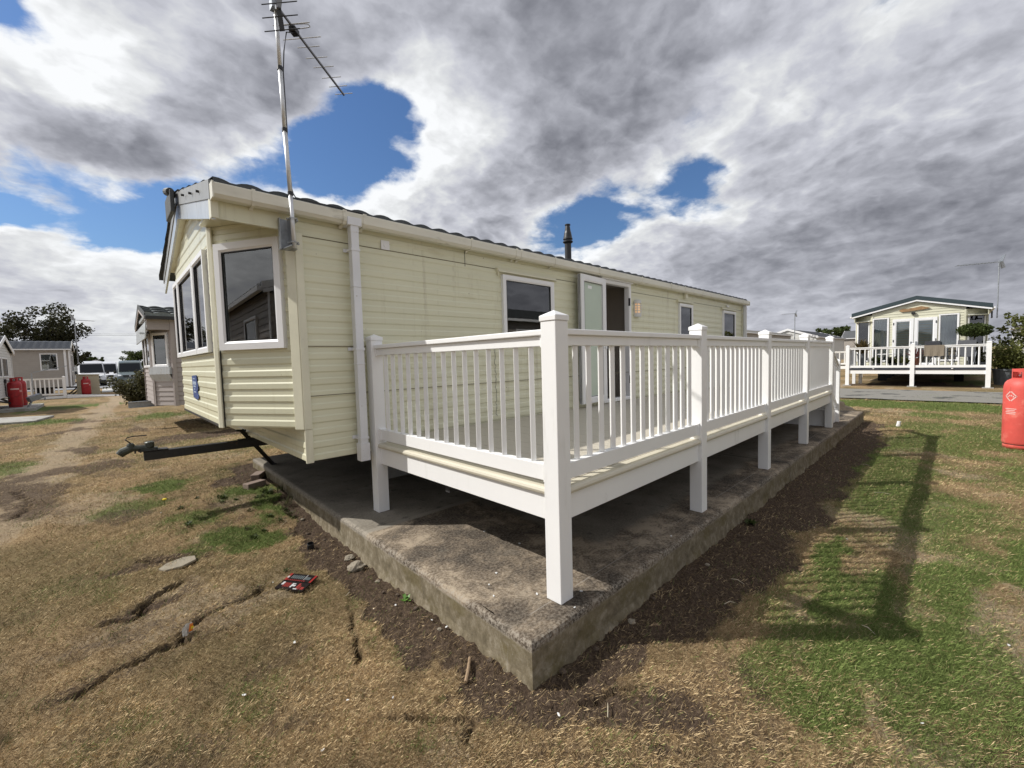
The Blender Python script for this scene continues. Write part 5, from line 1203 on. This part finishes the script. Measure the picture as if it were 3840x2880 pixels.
def leaves(pts, size, seed, flat=0., long_=1.6):
    """leaf quads around given centres"""
    g = np.random.default_rng(seed); P = np.asarray(pts); k = len(P)
    a = g.normal(size=(k, 3)); a /= np.linalg.norm(a, axis=1)[:, None]; b = g.normal(size=(k, 3)); b -= (a*b).sum(1)[:, None]*a; b /= np.linalg.norm(b, axis=1)[:, None]
    s = size*g.uniform(.6, 1.4, (k, 1))
    V = np.stack([P-a*s*long_*.5, P+b*s*.5, P+a*s*long_*.5, P-b*s*.5], 1).reshape(-1, 3)
    return V, np.arange(k)[:, None]*4+np.array([0, 1, 2, 3])[None]
def tree(name, label, cat, loc, h, rad, trunk_r, nleaf, lsize, m, seed, crown_lo=.35, nb=16, group=None, squash=1., lean=0.):
    g = np.random.default_rng(seed); t = thing(name, label, cat, loc, 0, group)
    mb = MB(); top = (lean, 0, h*.72); mb.tube([(0, 0, -.1), (lean*.3, .0, h*.2), (lean*.6, .03, h*.42), top], [trunk_r*1.25, trunk_r, trunk_r*.75, trunk_r*.25], 8)
    cent = []
    for i in range(nb):
        z0 = h*g.uniform(.18, .62); az = 2.39996*i+g.uniform(-.4, .4); el = g.uniform(.15, 1.1); Lb = rad*g.uniform(.6, 1.05)
        p0 = np.array([lean*z0/h, 0, z0]); d = np.array([math.cos(az)*math.cos(el), math.sin(az)*math.cos(el), math.sin(el)*squash])
        p1 = p0+d*Lb*.5+g.normal(size=3)*.06*rad; p2 = p0+d*Lb+np.array([0, 0, Lb*.12])
        p2[2] = min(p2[2], h*.96); mb.tube([tuple(p0), tuple(p1), tuple(p2)], [trunk_r*.38, trunk_r*.22, trunk_r*.06], 5)
        for q, w in ((p1, .8), (p2, 1.0), ((p1+p2)/2, .9)):
            cent.append((q, w*rad*.27*g.uniform(.7, 1.3)))
        for _ in range(3):
            q = p2+g.normal(size=3)*rad*.25; q[2] = max(h*crown_lo, min(q[2], h*.97)); mb.tube([tuple(p1), tuple(q)], [trunk_r*.15, trunk_r*.04], 4); cent.append((q, rad*.20*g.uniform(.6, 1.4)))
    build('trunk', mb, m_bark, t)
    w = np.array([c[1] for c in cent])**2; w /= w.sum(); idx = g.choice(len(cent), nleaf, p=w)
    P = np.array([cent[i][0] for i in idx]); r = np.array([cent[i][1] for i in idx])[:, None]
    dr = g.normal(size=(nleaf, 3)); dr /= np.linalg.norm(dr, axis=1)[:, None]
    P = P+dr*r*(g.random((nleaf, 1))**.45)*np.array([1, 1, .75]); P = P[P[:, 2] > h*crown_lo*.8]
    V, F_ = leaves(P, lsize, seed+1); me = np_mesh('crown', V, F_, False); me.materials.append(m)
    o = bpy.data.objects.new('crown', me); COL.objects.link(o); o.parent = t
    return t
def shrub(name, label, cat, loc, rx, ry, h, nleaf, lsize, m, seed, group=None, stems=14, open_=.5):
    g = np.random.default_rng(seed); t = thing(name, label, cat, loc, 0, group); mb = MB(); P = []
    for i in range(stems):
        a = g.uniform(0, 2*PI); e = g.uniform(.25, 1); tip = np.array([rx*e*math.cos(a), ry*e*math.sin(a), h*g.uniform(.55, 1.0)*(1-.35*e)])
        mid = tip*np.array([.4, .4, .55])+g.normal(size=3)*.04*h
        mb.tube([(0, 0, -.03), tuple(mid), tuple(tip)], [.012*h+.004, .008*h, .003*h], 5)
        k = nleaf//stems; u = g.random(k)**.7; base = np.where(u[:, None] < .5, mid*(u[:, None]*2), mid+(tip-mid)*(u[:, None]*2-1))
        P.append(base+g.normal(size=(k, 3))*np.array([rx, ry, h*.6])*.16*(1-.3*open_))
    P = np.concatenate(P); P = P[P[:, 2] > .01]
    build('stems', mb, m_bark, t); V, F_ = leaves(P, lsize, seed+5); me = np_mesh('foliage', V, F_, False); me.materials.append(m)
    o = bpy.data.objects.new('foliage', me); COL.objects.link(o); o.parent = t; return t
tree('tree', 'large dark leafed tree rising behind the beige caravan on the left', 'tree', (-4.0, 41.2, GZ), 6.25, 2.15, .15, 15000, .10, m_leaf_dark, 12, crown_lo=.34, nb=26)
for k, (x, y, h, r, lb) in enumerate(((-4.3, 104, 4.9, 2.0, 'broad distant green tree just right of the large dark tree'), (-2.9, 108, 5.3, 1.0, 'small distant tree between the broad one and the round one'), (-1.85, 106, 5.6, .95, 'small round distant tree above the white van'), (3.2, 100, 4.9, 2.4, 'wide distant tree above the grey green van'))):
    tree('tree', lb, 'tree', (x, y, GZ), h, r, .12, 5000, .17, m_leaf_green if k else m_leaf_dark, 20+k, crown_lo=.25, nb=12, group='distant trees on the left')
tree('tree', 'round green tree beyond the dark caravan roof behind the veranda', 'tree', (60, 6.0, GZ), 4.1, 1.6, .15, 8000, .15, m_leaf_green, 31, crown_lo=.25, nb=14)
shrub('bush', 'sprawling green and brown bush beyond the pinkish beige caravan drawbar', 'bush', (-.05, 20.6, GZ), 1.0, 1.0, 1.75, 15000, .06, m_leaf_olive, 41, stems=30)
# right hand planting
shrub('bush', 'yellow green leafy bush beside the far veranda right post', 'bush', (24.2, -5.35, GZ), .85, .9, 2.0, 7000, .065, m_leaf_mix, 43, stems=24)
tree('tree', 'thin tree with yellowing top right of the pale cream caravan', 'tree', (26.6, -5.9, GZ), 3.7, 1.05, .05, 2600, .085, m_leaf_mix, 44, crown_lo=.45, nb=12)
shrub('bush', 'green bush low behind the red cylinder', 'bush', (24.6, -6.4, GZ), 1.0, .8, 1.5, 4000, .07, m_leaf_green, 45, stems=18)
def pot(label, x, y, z, r, h, m, soil=True):
    mb = MB(); mb.lathe((0, 0, 0), [(r*.75, 0), (r*.95, h*.9), (r*1.04, h*.9), (r*1.04, h), (r*.92, h), (r*.90, h*.93)], 16)
    return single('plant_pot', mb, m, label, 'plant pot', loc=(x, y, z))
m_grey_pot = mat('grey_pot', (.12, .13, .14), .7, var=.2); m_terra = mat('terracotta', (.34, .14, .08), .8, var=.15)
pot('grey half barrel on the ground under the yellow green bush', 24.0, -4.95, GZ, .34, .62, m_grey_pot)
pot('dark grey pot under the spiky plant on the far veranda', 22.3, -.85, .52, .17, .62, m_grey_pot)
pot('dark grey pot of the ball topped bay tree on the far veranda', 23.35, -4.12, .52, .18, .45, m_grey_pot)
pot('terracotta pot of the pinkish plant by the far french doors', 22.3, -2.5, .52, .15, .4, m_terra)
def spiky(label, loc, k, L_, w, m, seed):
    g = random.Random(seed); mb = MB()
    for i in range(k):
        a = g.uniform(0, 2*PI); el = g.uniform(.35, 1.45); l = L_*g.uniform(.6, 1); d = Vector((math.cos(a)*math.cos(el), math.sin(a)*math.cos(el), math.sin(el))); s_ = Vector((-math.sin(a), math.cos(a), 0))*w
        p0 = Vector((0, 0, 0)); p1 = d*l*.5; p2 = d*l+Vector((0, 0, -.10*l*math.cos(el)))
        mb.add([p0-s_*.5, p0+s_*.5, p1+s_, p1-s_, p2], [(0, 1, 2, 3), (3, 2, 4)])
    return single('spiky_plant', mb, m, label, 'plant', loc=loc)
spiky('bronze green spiky plant standing in a pot on the far veranda left end', (22.2, -.85, 1.14), 120, .72, .035, leaf_mat('bronze_leaves', (.05, .045, .015), (.15, .10, .04), (.25, .09, .05)), 4)
spiky('pinkish spiky plant in front of the far french doors', (22.2, -2.5, .92), 60, .60, .02, leaf_mat('pink_leaves', (.12, .05, .045), (.30, .12, .10)), 6)
t = thing('bay_tree', 'small ball topped bay tree with bare curved stem on the far veranda', 'bay tree', (23.35, -4.12, .95))
mb = MB(); mb.tube([(0, 0, 0), (.05, .05, .3), (-.02, .0, .55), (.03, 0, .85)], [.028, .025, .022, .018], 7); build('stem', mb, m_bark, t)
g = np.random.default_rng(9); P = g.normal(size=(2600, 3)); P /= np.linalg.norm(P, axis=1)[:, None]; P = P*np.array([.50, .50, .26])*(.55+.5*g.random((2600, 1)))+np.array([0, 0, 1.0])
V, F_ = leaves(P, .05, 12); me = np_mesh('foliage', V, F_, False); me.materials.append(m_leaf_green); o = bpy.data.objects.new('foliage', me); COL.objects.link(o); o.parent = t
for k, (x, y, h, lb, mm) in enumerate(((22.2, -1.35, .55, 'low leafy plant beside the spiky one on the far veranda', m_leaf_green), (22.3, -1.85, .50, 'low dark plant left of the far french doors', m_leaf_dark), (22.2, -2.15, .42, 'small plant next to the pinkish plant', m_leaf_mix), (23.0, -4.3, .6, 'dark potted plant at the right end of the far veranda', m_leaf_dark))):
    shrub('potted_plant', lb, 'plant', (x, y, .60), .22, .22, h, 700, .05, mm, 60+k, stems=8)
    mb = MB(); mb.lathe((0, 0, 0), [(.10, 0), (.14, .18), (.15, .2), (.12, .2)], 12); single('plant_pot', mb, m_grey_pot, ('small grey pot of '+lb)[:90].replace(' on the far veranda', ''), 'plant pot', loc=(x, y, .52))
def chair(label, loc, rotz):
    t = thing('folding_chair', label, 'chair', loc, rotz, 'chairs on the far veranda'); mf = mat('dark_sling', (.05, .052, .06), .7, var=.2)
    mb = MB(); mb.beam((-.24, -.22, .42), (-.24, .22, .42), .02, .02) if False else mb.box(-.25, -.24, .41, .25, .24, .43); build('seat', mb, mf, t)
    mb = MB(); mb.prism([(-.25, .24, .42), (.25, .24, .42), (.25, .44, 1.05), (-.25, .44, 1.05)], (0, .02, 0)); build('backrest', mb, mf, t)
    for s_ in (-1, 1):
        for a, b_ in (((s_*.27, -.26, 0), (s_*.27, .30, .60)), ((s_*.27, .34, 0), (s_*.27, -.26, .62))):
            mb = MB(); mb.tube([a, b_], .012, 6); build('leg', mb, m_galv, t)
        mb = MB(); mb.box(s_*.25, -.26, .62, s_*.30, .30, .645); build('armrest', mb, mf, t)
    return t
chair('dark folding chair behind the mat on the far veranda rail', (22.7, -3.2, .52), R_(60))
chair('dark folding chair nearer the right end of the far veranda', (22.6, -3.85, .52), R_(-100))
t = thing('patio_table', 'small round pale table between the chairs on the far veranda', 'table', (22.5, -1.6, .52)); mb = MB(); mb.lathe((0, 0, 0), [(.30, .56), (.31, .565), (.31, .585), (.30, .59)], 20); build('table_top', mb, m_upvc, t)
for k in range(3):
    a = 2*PI*k/3; mb = MB(); mb.tube([(.05*math.cos(a), .05*math.sin(a), .56), (.24*math.cos(a), .24*math.sin(a), 0)], .012, 6); build('leg', mb, m_upvc, t)

# ------------------------------------------------------------------ caravans and things beyond the veranda
caravan('long beige caravan roofline just beyond the far end of the cream caravan', 'static caravan', (27.5, 5.5, 0), 11, 3.8, .4, 2.62, 3.0, m_stone, mat('pale_roof', (.40, .38, .33), .6, var=.1), kind='lap', bay=.3, sb=.6, wins=((0, 1.5, 2.6, 1.4, 2.2), (0, 5, 6, 1.4, 2.2)), pitch=.5)
caravan('white sided caravan with long dark roof beyond the beige one', 'static caravan', (39.6, 4.0, 0), 12, 3.9, .4, 2.45, 3.15, m_whitish, mat('charcoal_roof', (.07, .075, .08), .5, var=.15), kind='lap', wins=((0, 1.5, 2.6, 1.3, 2.1), (0, 5, 6, 1.3, 2.1)), fwins=((0, .6, 1.7, 1.2, 2.2),), pitch=.5)
caravan('small looking beige caravan with charcoal roof left of the pale cream caravan', 'static caravan', (55, 4.6, 0), 9, 3.8, .4, 2.55, 3.35, m_stone, MATS['charcoal_roof'], rotz=-PI/2, wins=((1, 1.5, 2.3, 1.3, 2.2),), fwins=((0, .6, 1.7, 1.2, 2.2),), pitch=.5)
caravan('pale caravan with grey roof left of the charcoal roofed one, mostly hidden', 'static caravan', (50, 5.6, 0), 3.0, 2.2, .4, 2.35, 2.85, m_pale, MATS['charcoal_roof'], fwins=((0, .5, 1.3, 1.2, 2.0),), pitch=.5)
caravan('white caravan glimpsed at the right edge behind the bushes', 'static caravan', (36, -10.3, 0), 9, 3.9, .4, 2.5, 3.1, m_whitish, MATS['charcoal_roof'], fwins=((0, .6, 1.7, 1.2, 2.1), (0, 2.0, 3.2, 1.2, 2.1)), pitch=.5)
fv = thing('veranda', 'distant grey white veranda seen between the steps and the far veranda', 'veranda', (29, 0, 0), world=True)
for y in (-.1, 1.6): post(fv, 29.0, y, GZ, 1.35, .12, detail=False)
rail_panel(fv, (29.05, 1.6), (29.05, .02), .50, 1.25, 6, sq=.06, th=.03, brk=False, detail=False)
mb = MB(); mb.box(29.0, -.1, .25, 29.04, 1.7, .42); build('fascia_board', mb, m_white, fv)
# aerials
def small_aerial(label, x, y, z0, z1, bl, ad, group=None, nb=7, r=.022):
    t = thing('tv_aerial', label, 'tv aerial', (x, y, z0), 0, group); mb = MB(); mb.tube([(0, 0, 0), (0, 0, z1-z0)], r, 8); build('pole', mb, m_galv, t)
    dd = Vector((math.cos(ad), math.sin(ad), 0)); e = Vector((-dd.y, dd.x, 0)); zt = z1-z0-.05; bo = Vector((0, 0, zt)); mb = MB(); mb.beam(bo-dd*.1, bo+dd*bl, .03, .03); b_ = build('boom', mb, m_galv, t)
    for i in range(nb):
        q = bo+dd*bl*(i+1)/nb; mb = MB(); mb.tube([q-e*.17, q+e*.17], .009, 5); build('element', mb, m_galv, b_)
    mb = MB()
    for s_ in (-1, 1): mb.beam(bo-dd*.05, bo-dd*.12+Vector((0, 0, s_*.25)), .3, .015, tuple(dd))
    build('reflector', mb, m_galv, t)
small_aerial('aerial on a tall thin pole at the right end of the pale cream caravan', 24.2, -4.72, 2.4, 4.62, 1.2, R_(108), r=.019)
small_aerial('thin aerial pole between the beige and the dark roofed caravans beyond the veranda', 38.4, 5.2, 1.5, 4.35, .9, R_(120), r=.03)
small_aerial('tiny aerial above the charcoal roofed caravan left of the pale cream one', 53.5, 3.2, 2.6, 4.05, .7, R_(130), r=.03)
small_aerial('aerial pole beside the beige caravan in front of the large dark tree', -2.35, 36.2, 1.9, 4.72, 1.0, R_(25), r=.03, nb=5)
for k, z in enumerate((5.18, 5.02)):
    b = MB(); pts = [(x, 60, z+.17*((x+8)/10.5)-.02*(1-((x+3)/7)**2)) for x in np.linspace(-25, 25, 21)]; b.tube(pts, .012, 5)
    single('overhead_wire', b, m_rubber, ('upper' if k == 0 else 'lower')+' thin overhead wire crossing the sky left of the cream caravan', 'wire', loc=(0, 60, z), world=True)

# ------------------------------------------------------------------ roads
def sheet(name, pts, z, m):
    mb = MB(); mb.quad(*[(x, y, z) for x, y in pts]); o = build(name, mb, m); o['kind'] = 'structure'; return o
def strip(name, xa, xb, ya, yb, m, z, wob=.12):
    mb = MB(); ysr = np.arange(ya, yb+.01, .4)
    for i, y in enumerate(ysr):
        e0 = wob*(float(fbm(np.array([y]), np.array([1.]), .9, 3, 5)[0])-.5)*2; e1 = wob*(float(fbm(np.array([y]), np.array([7.]), .9, 3, 6)[0])-.5)*2
        mb.v += [(xa+e0, y, z), (xb+e1, y, z)]
    mb.f += [(2*i, 2*i+1, 2*i+3, 2*i+2) for i in range(len(ysr)-1)]
    o = build(name, mb, m, fixn=False); o['kind'] = 'structure'; return o
strip('road', 15.4, 19.4, -60, 16, m_asphalt, -.165)
sheet('car_park', [(-40, 47), (40, 47), (40, 72), (-40, 72)], -.16, mat('light_tarmac', (.20, .205, .215), .8, var=.1, vscale=3))

# ------------------------------------------------------------------ small things on the grass and slab
def gp(x, y, dz=0): return (x, y, gnd(x, y)+dz)
for (x, y, rz, lb) in ((.06, 2.10, R_(22), 'grey brown brick lying nearer the camera by the slab edge'), (.20, 2.56, R_(60), 'grey brown brick further back against the slab edge')):
    mb = MB(); mb.box(-.11, -.053, 0, .11, .053, .068); single('brick', mb, m_brick, lb, 'brick', loc=gp(x, y, -.008), rotz=rz, bevel=.006, group='loose bricks by the slab')
mb = MB(); mb.lathe((0, 0, 0), [(.030, 0), (.024, .052), (.026, .055), (.022, .056), (.019, .006)], 20); o = single('plastic_cap', mb, m_rubber, 'small black plastic cup shaped cap lying on bare soil near the slab', 'plastic cap', loc=gp(.0, .04, .002)); o.rotation_euler = (R_(12), R_(-8), 0)
mb = MB(); pl = [(0, .01), (.06, .07), (.17, .095), (.235, .05), (.22, -.035), (.12, -.085), (.02, -.06)]; mb.prism([(a-.11, b_, 0) for a, b_ in pl], (0, 0, .018)); single('flat_stone', mb, mat('pale_stone', (.27, .235, .175), .9, var=.12, bump=.4, vscale=30), 'thin pale flat stone sunk in the dry grass', 'stone', loc=gp(-.83, .44, -.004), rotz=R_(8), bevel=.004)
mb = MB(); mb.tube([(0, 0, 0), (.05, .045, .006), (.112, .111, .004)], [.0085, .0080, .007], 8); single('stick', mb, mat('peeled_stick', (.30, .21, .13), .85, var=.3, vscale=60, bump=.3), 'short broken stick lying on soil left of the slab corner', 'stick', loc=gp(-.007, -2.044, .010))
def rock(name, lb, cat, loc, s, m, seed, group=None, squash=.6):
    bm = bmesh.new(); bmesh.ops.create_icosphere(bm, subdivisions=3, radius=1); g = random.Random(seed); o = Vector((g.uniform(0, 9), g.uniform(0, 9), 0))
    for v in bm.verts:
        q = v.co; k = float(fbm(np.array([q.x*.9+o.x]), np.array([q.y*.9+q.z*1.7+o.y]), 1.6, 4, seed)[0]); v.co = q*(.55+.9*k); v.co.z *= squash
    mb = MB(); mb.v = [tuple(v.co*s) for v in bm.verts]; mb.f = [tuple(v.index for v in f.verts) for f in bm.faces]; bm.free()
    return single(name, mb, m, lb, cat, loc=loc, group=group)
m_chunk = mat('broken_concrete', (.27, .235, .18), .95, var=.25, vscale=30, bump=.6, bscale=70)
rock('concrete_chunk', 'rough broken concrete chunk against the slab edge near its pour joint', 'concrete chunk', (.135, -.52, gnd(.135, -.5)+.01), .06, m_chunk, 3)
rock('concrete_chunk', 'small crumbled concrete piece just below the rough chunk', 'concrete chunk', (.15, -.36, gnd(.15, -.4)+.005), .035, m_chunk, 4)
for k, (x, y, s) in enumerate(((.165, -.80, .022), (.10, -1.02, .014), (.16, -1.10, .017), (.158, -1.33, .02), (.135, -1.62, .016), (.165, -2.02, .02), (.36, -2.33, .022), (.62, -2.34, .02), (.95, -2.35, .028), (1.25, -2.33, .02), (.15, .15, .025), (.10, .42, .02), (.16, .75, .022), (.05, -.62, .013), (-.02, -.3, .016), (.7, -2.55, .014), (1.9, -2.4, .02), (2.6, -2.38, .022), (.05, .9, .018), (.0, .6, .014))):
    rock('soil_clod', 'small soil clod or pebble along the foot of the slab', 'clod', (x, y, gnd(x, y)+s*.2), s*.75, m_chunk if k % 4 == 0 else mat('soil_clod', (.09, .065, .045), .95, var=.3, vscale=40), 10+k, group='clods along the foot of the slab')
rock('rubble_mound', 'low pale mound of rubble and dry earth beyond the far slab end', 'mound', (11.7, -.9, GZ), 1.05, mat('rubble', (.27, .215, .15), .95, var=.35, vscale=9, bump=.8, bscale=30), 50, squash=.30)
# litter
m_flake = mat('white_scrap', (.70, .70, .68), .7)
for k, (x, y) in enumerate([(-.77, -1.4), (-.62, -1.94), (-.48, -1.14), (.15, -1.52), (.17, -1.64), (.08, -1.22), (.16, -2.47), (-.45, -1.77), (3.16, -2.8), (3.02, -3.04), (2.06, -3.82), (1.15, -3.54), (-.82, 1.82), (-.39, -.38), (-.30, -1.9)]+[(.52, -1.68), (.4, -1.75), (.91, -1.49), (.71, -2.18), (.34, -1.86), (.52, -2.02), (.56, -2.25), (.88, -1.14), (1.74, -2.21)]):
    g = random.Random(k); on = k >= 15; s = g.uniform(.006, .012)*(1.5 if k in (4, 18, 17) else 1); mb = MB(); q = [(s*math.cos(a)*g.uniform(.6, 1.2), s*math.sin(a)*g.uniform(.35, .8), 0) for a in np.linspace(0, 2*PI, 7)[:-1]]; mb.prism(q, (.001, .001, .0016))
    o = single('paper_scrap', mb, m_flake, 'tiny white speck of litter on the grass' if not on else 'tiny white speck on the concrete slab', 'litter speck', loc=(x, y, (gnd(x, y)+.010) if not on else .0025), rotz=g.uniform(0, 3), group='white specks on the grass' if not on else 'white specks on the slab')
    o.rotation_euler[0] = g.uniform(-.3, .3) if not on else 0
m_straw = mat('bleached_straw', (.48, .42, .31), .8, var=.1)
for k, (a, b_) in enumerate([((1.79, -2.6), (1.79, -2.68)), ((1.44, -2.68), (1.50, -2.72)), ((1.75, -3.28), (1.71, -3.34)), ((4.57, -3.05), (4.61, -3.18)), ((5.97, -2.77), (6.02, -2.86)), ((.03, .79), (-.07, .65)), ((.30, -2.62), (.36, -2.58)), ((-.1, -.9), (-.04, -.84))]):
    A_ = Vector(gp(*a, .014)); B_ = Vector(gp(*b_, .012)); mid = (A_+B_)/2+Vector((.008, .004, .008)); mb = MB(); mb.tube([tuple(A_), tuple(mid), tuple(B_)], [.002, .0025, .0012], 5)
    single('dry_straw', mb, m_straw, 'single bleached straw lying on soil or grass', 'straw', loc=tuple(A_), world=True, group='bleached straws')
mb = MB(); mb.lathe((0, 0, 0), [(.035, 0), (.03, .10), (.028, .10)], 12); o = single('white_cup', mb, m_upvc, 'small white plastic cup standing in the grass beyond the veranda shadow', 'cup', loc=gp(9.9, -2.87)); o.rotation_euler = (R_(8), 0, 0)
# sweet wrapper standing in the crack
w0 = thing('sweet_wrapper', 'crumpled white and orange sweet wrapper stuck in the ground crack', 'wrapper', gp(-.885, -.60, .0), R_(35))
mb = MB(); K = 6
for i in range(K+1):
    for j in range(4): mb.v.append((-.03+.06*i/K, .006*math.sin(i*2.1+j), .0+.065*j/3*(1-.12*abs(i-3)/3)+.004*math.sin(i*3)))
mb.f += [(i*4+j, (i+1)*4+j, (i+1)*4+j+1, i*4+j+1) for i in range(K) for j in range(3)]
ws = build('wrapper_sheet', mb, mat('foil_white', (.62, .60, .55), .35), w0)
mb = MB(); mb.v = [(-.004, -.009, .015), (.020, -.009, .012), (.026, -.008, .052), (.006, -.009, .058)]; mb.f = [(0, 1, 2, 3)]; mb.prism([(-.004, -.008, .015), (.022, -.008, .012), (.027, -.007, .050), (.006, -.008, .056)], (0, -.001, 0)); build('orange_print', mb, mat('orange_print', (.75, .22, .03), .4), ws)
mb = MB(); mb.prism([(.010, -.010, .026), (.026, -.010, .024), (.027, -.010, .036), (.012, -.010, .040)], (0, -.001, 0)); build('yellow_print', mb, mat('yellow_print', (.80, .62, .05), .4), ws)
# tool set card
tc = thing('tool_set_case', 'flat black and red printed tool set packaging lying on dry grass', 'packaging', gp(-.345, -.565, .012))
u_ = Vector((.117, -.194, 0)).normalized(); v_ = Vector((.140, .104, 0)).normalized(); O_ = Vector((-.403+.345, -.468+.565, 0)); UL, VL = .222, .172
tilt = lambda a, b_: .012*b_/VL+.004*a/UL
def card(a0, a1, b0, b1, z0, z1, mb):
    P_ = [O_+u_*a+v_*b_+Vector((0, 0, tilt(a, b_))) for a, b_ in ((a0, b0), (a1, b0), (a1, b1), (a0, b1))]
    mb.prism([tuple(q+Vector((0, 0, z0))) for q in P_], (0, 0, z1-z0)); return mb
m_tb, m_tr, m_tg, m_tw = mat('print_black', (.018, .014, .014), .25), mat('print_red', (.24, .022, .016), .5), mat('print_steel', (.20, .24, .25), .35), mat('print_white', (.50, .49, .48), .45)
half = VL*.50
for b0, b1, nm in ((0, half-.003, 'lower_flap'), (half+.002, VL, 'upper_flap')):
    fl_ = build(nm, card(0, UL, b0, b1, -.006, .004, MB()), m_tb, tc)
    if nm[0] == 'u':
        build('black_field', card(.022, .202, b0+.022, b1-.003, .0042, .005, MB()), m_tb, fl_)
        mb = MB()
        for i in range(7): card(.040+.0145*i, .0445+.0145*i, b0+.026, b0+.062, .0052, .0072, mb)
        for i in range(4): card(.155+.010*i, .159+.010*i, b0+.024, b0+.052, .0052, .0072, mb)
        build('tools_print', mb, m_tg, fl_)
        mb = MB(); card(.145, .1485, b0+.02, b1-.006, .0052, .0065, mb); card(.004, .018, b0+.03, b0+.05, .0052, .0060, mb); build('lettering', mb, m_tw, fl_)
        mb = MB()
        for i in range(9): card(.028+.016*i, .036+.016*i, b0+.004, b0+.016, .0042, .0052, mb)
        card(.0, .020, b0+.004, b1-.002, .0042, .0050, mb); card(.204, .220, b0, b1-.002, .0042, .0050, mb); build('small_print', mb, mat('print_dark_red', (.26, .02, .016), .4), fl_)
    else:
        mb = MB()
        for i in range(5): card(.040+.011*i, .047+.011*i, .02+.003*(i % 2), .066, .0042, .005, mb)
        card(.17, .18, .008, .05, .0042, .005, mb); card(.188, .212, .010, .036, .0042, .005, mb); card(.15, .165, .02, .07, .0042, .005, mb); build('red_print', mb, m_tr, fl_)
        mb = MB(); card(.018, .036, .040, .072, .0042, .005, mb); card(.10, .112, .02, .066, .0042, .005, mb); card(.112, .135, .034, .05, .0042, .005, mb); card(.105, .128, .056, .064, .0051, .0058, mb); card(.14, .168, .004, .014, .0051, .0058, mb); build('lettering', mb, m_tw, fl_)
# weeds
def weed(label, x, y, k, L_, w, m, seed, name='weed', up=.6):
    g = random.Random(seed); mb = MB()
    for i in range(k):
        a = g.uniform(0, 2*PI); el = g.uniform(.15, up*1.6); l = L_*g.uniform(.5, 1); d = Vector((math.cos(a)*math.cos(el), math.sin(a)*math.cos(el), math.sin(el))); s_ = Vector((-math.sin(a), math.cos(a), 0))*w
        o = Vector((g.uniform(-1, 1), g.uniform(-1, 1), 0))*L_*.3
        mb.add([o, o+d*l*.55+s_, o+d*l, o+d*l*.55-s_], [(0, 1, 2, 3)])
    return single(name, mb, m, label, 'weed', loc=gp(x, y))
weed('small bright green sprig growing at the slab foot', .165, -1.19, 12, .05, .011, mat('bright_leaf', (.10, .22, .03), .5, var=.2), 1)
weed('wiry grey green weed tuft against the slab edge beyond the bricks', .17, 1.25, 60, .16, .003, m_leaf_olive, 2, up=.9)
weed('second wiry weed tuft further along the slab edge', .20, 1.62, 45, .13, .003, m_leaf_olive, 3, up=.9)
weed('leafy green weed tuft at the slab foot by the brick', .10, 1.75, 60, .09, .008, m_leaf_green, 4)
weed('leafy green weed cluster in the grass left of the slab', -.28, .62, 70, .05, .007, m_leaf_green, 5)
weed('low weed sprig above the tool set packaging', -.27, -.27, 20, .035, .006, m_leaf_green, 7)
weed('small green weed at the foot of the slab front side', 2.9, -2.38, 40, .07, .010, m_leaf_green, 8)
g = random.Random(77)
for k in range(22):
    x, y = g.uniform(-.75, .12), g.uniform(.45, 2.2)
    if x > -.1 and y < .8 or x < -.45 and y < .7: continue
    wv = weed('small leafy weed tuft in the green patch left of the slab', x, y, g.randint(25, 60), g.uniform(.03, .06), g.uniform(.003, .007), (m_leaf_green, m_leaf_olive)[k % 2], 100+k); wv['group'] = 'weed tufts in the left green patch'
t = thing('dandelion', 'single yellow dandelion in the green patch', 'flower', gp(-.76, 2.2)); mb = MB(); mb.tube([(0, 0, 0), (0, 0, .045)], .003, 5); build('stem', mb, m_leaf_green, t)
mb = MB(); mb.lathe((0, 0, .045), [(.004, -.004), (.020, .004), (.018, .012), (.006, .016)], 12); build('flower_head', mb, mat('dandelion_yellow', (.80, .62, .02), .6), t)
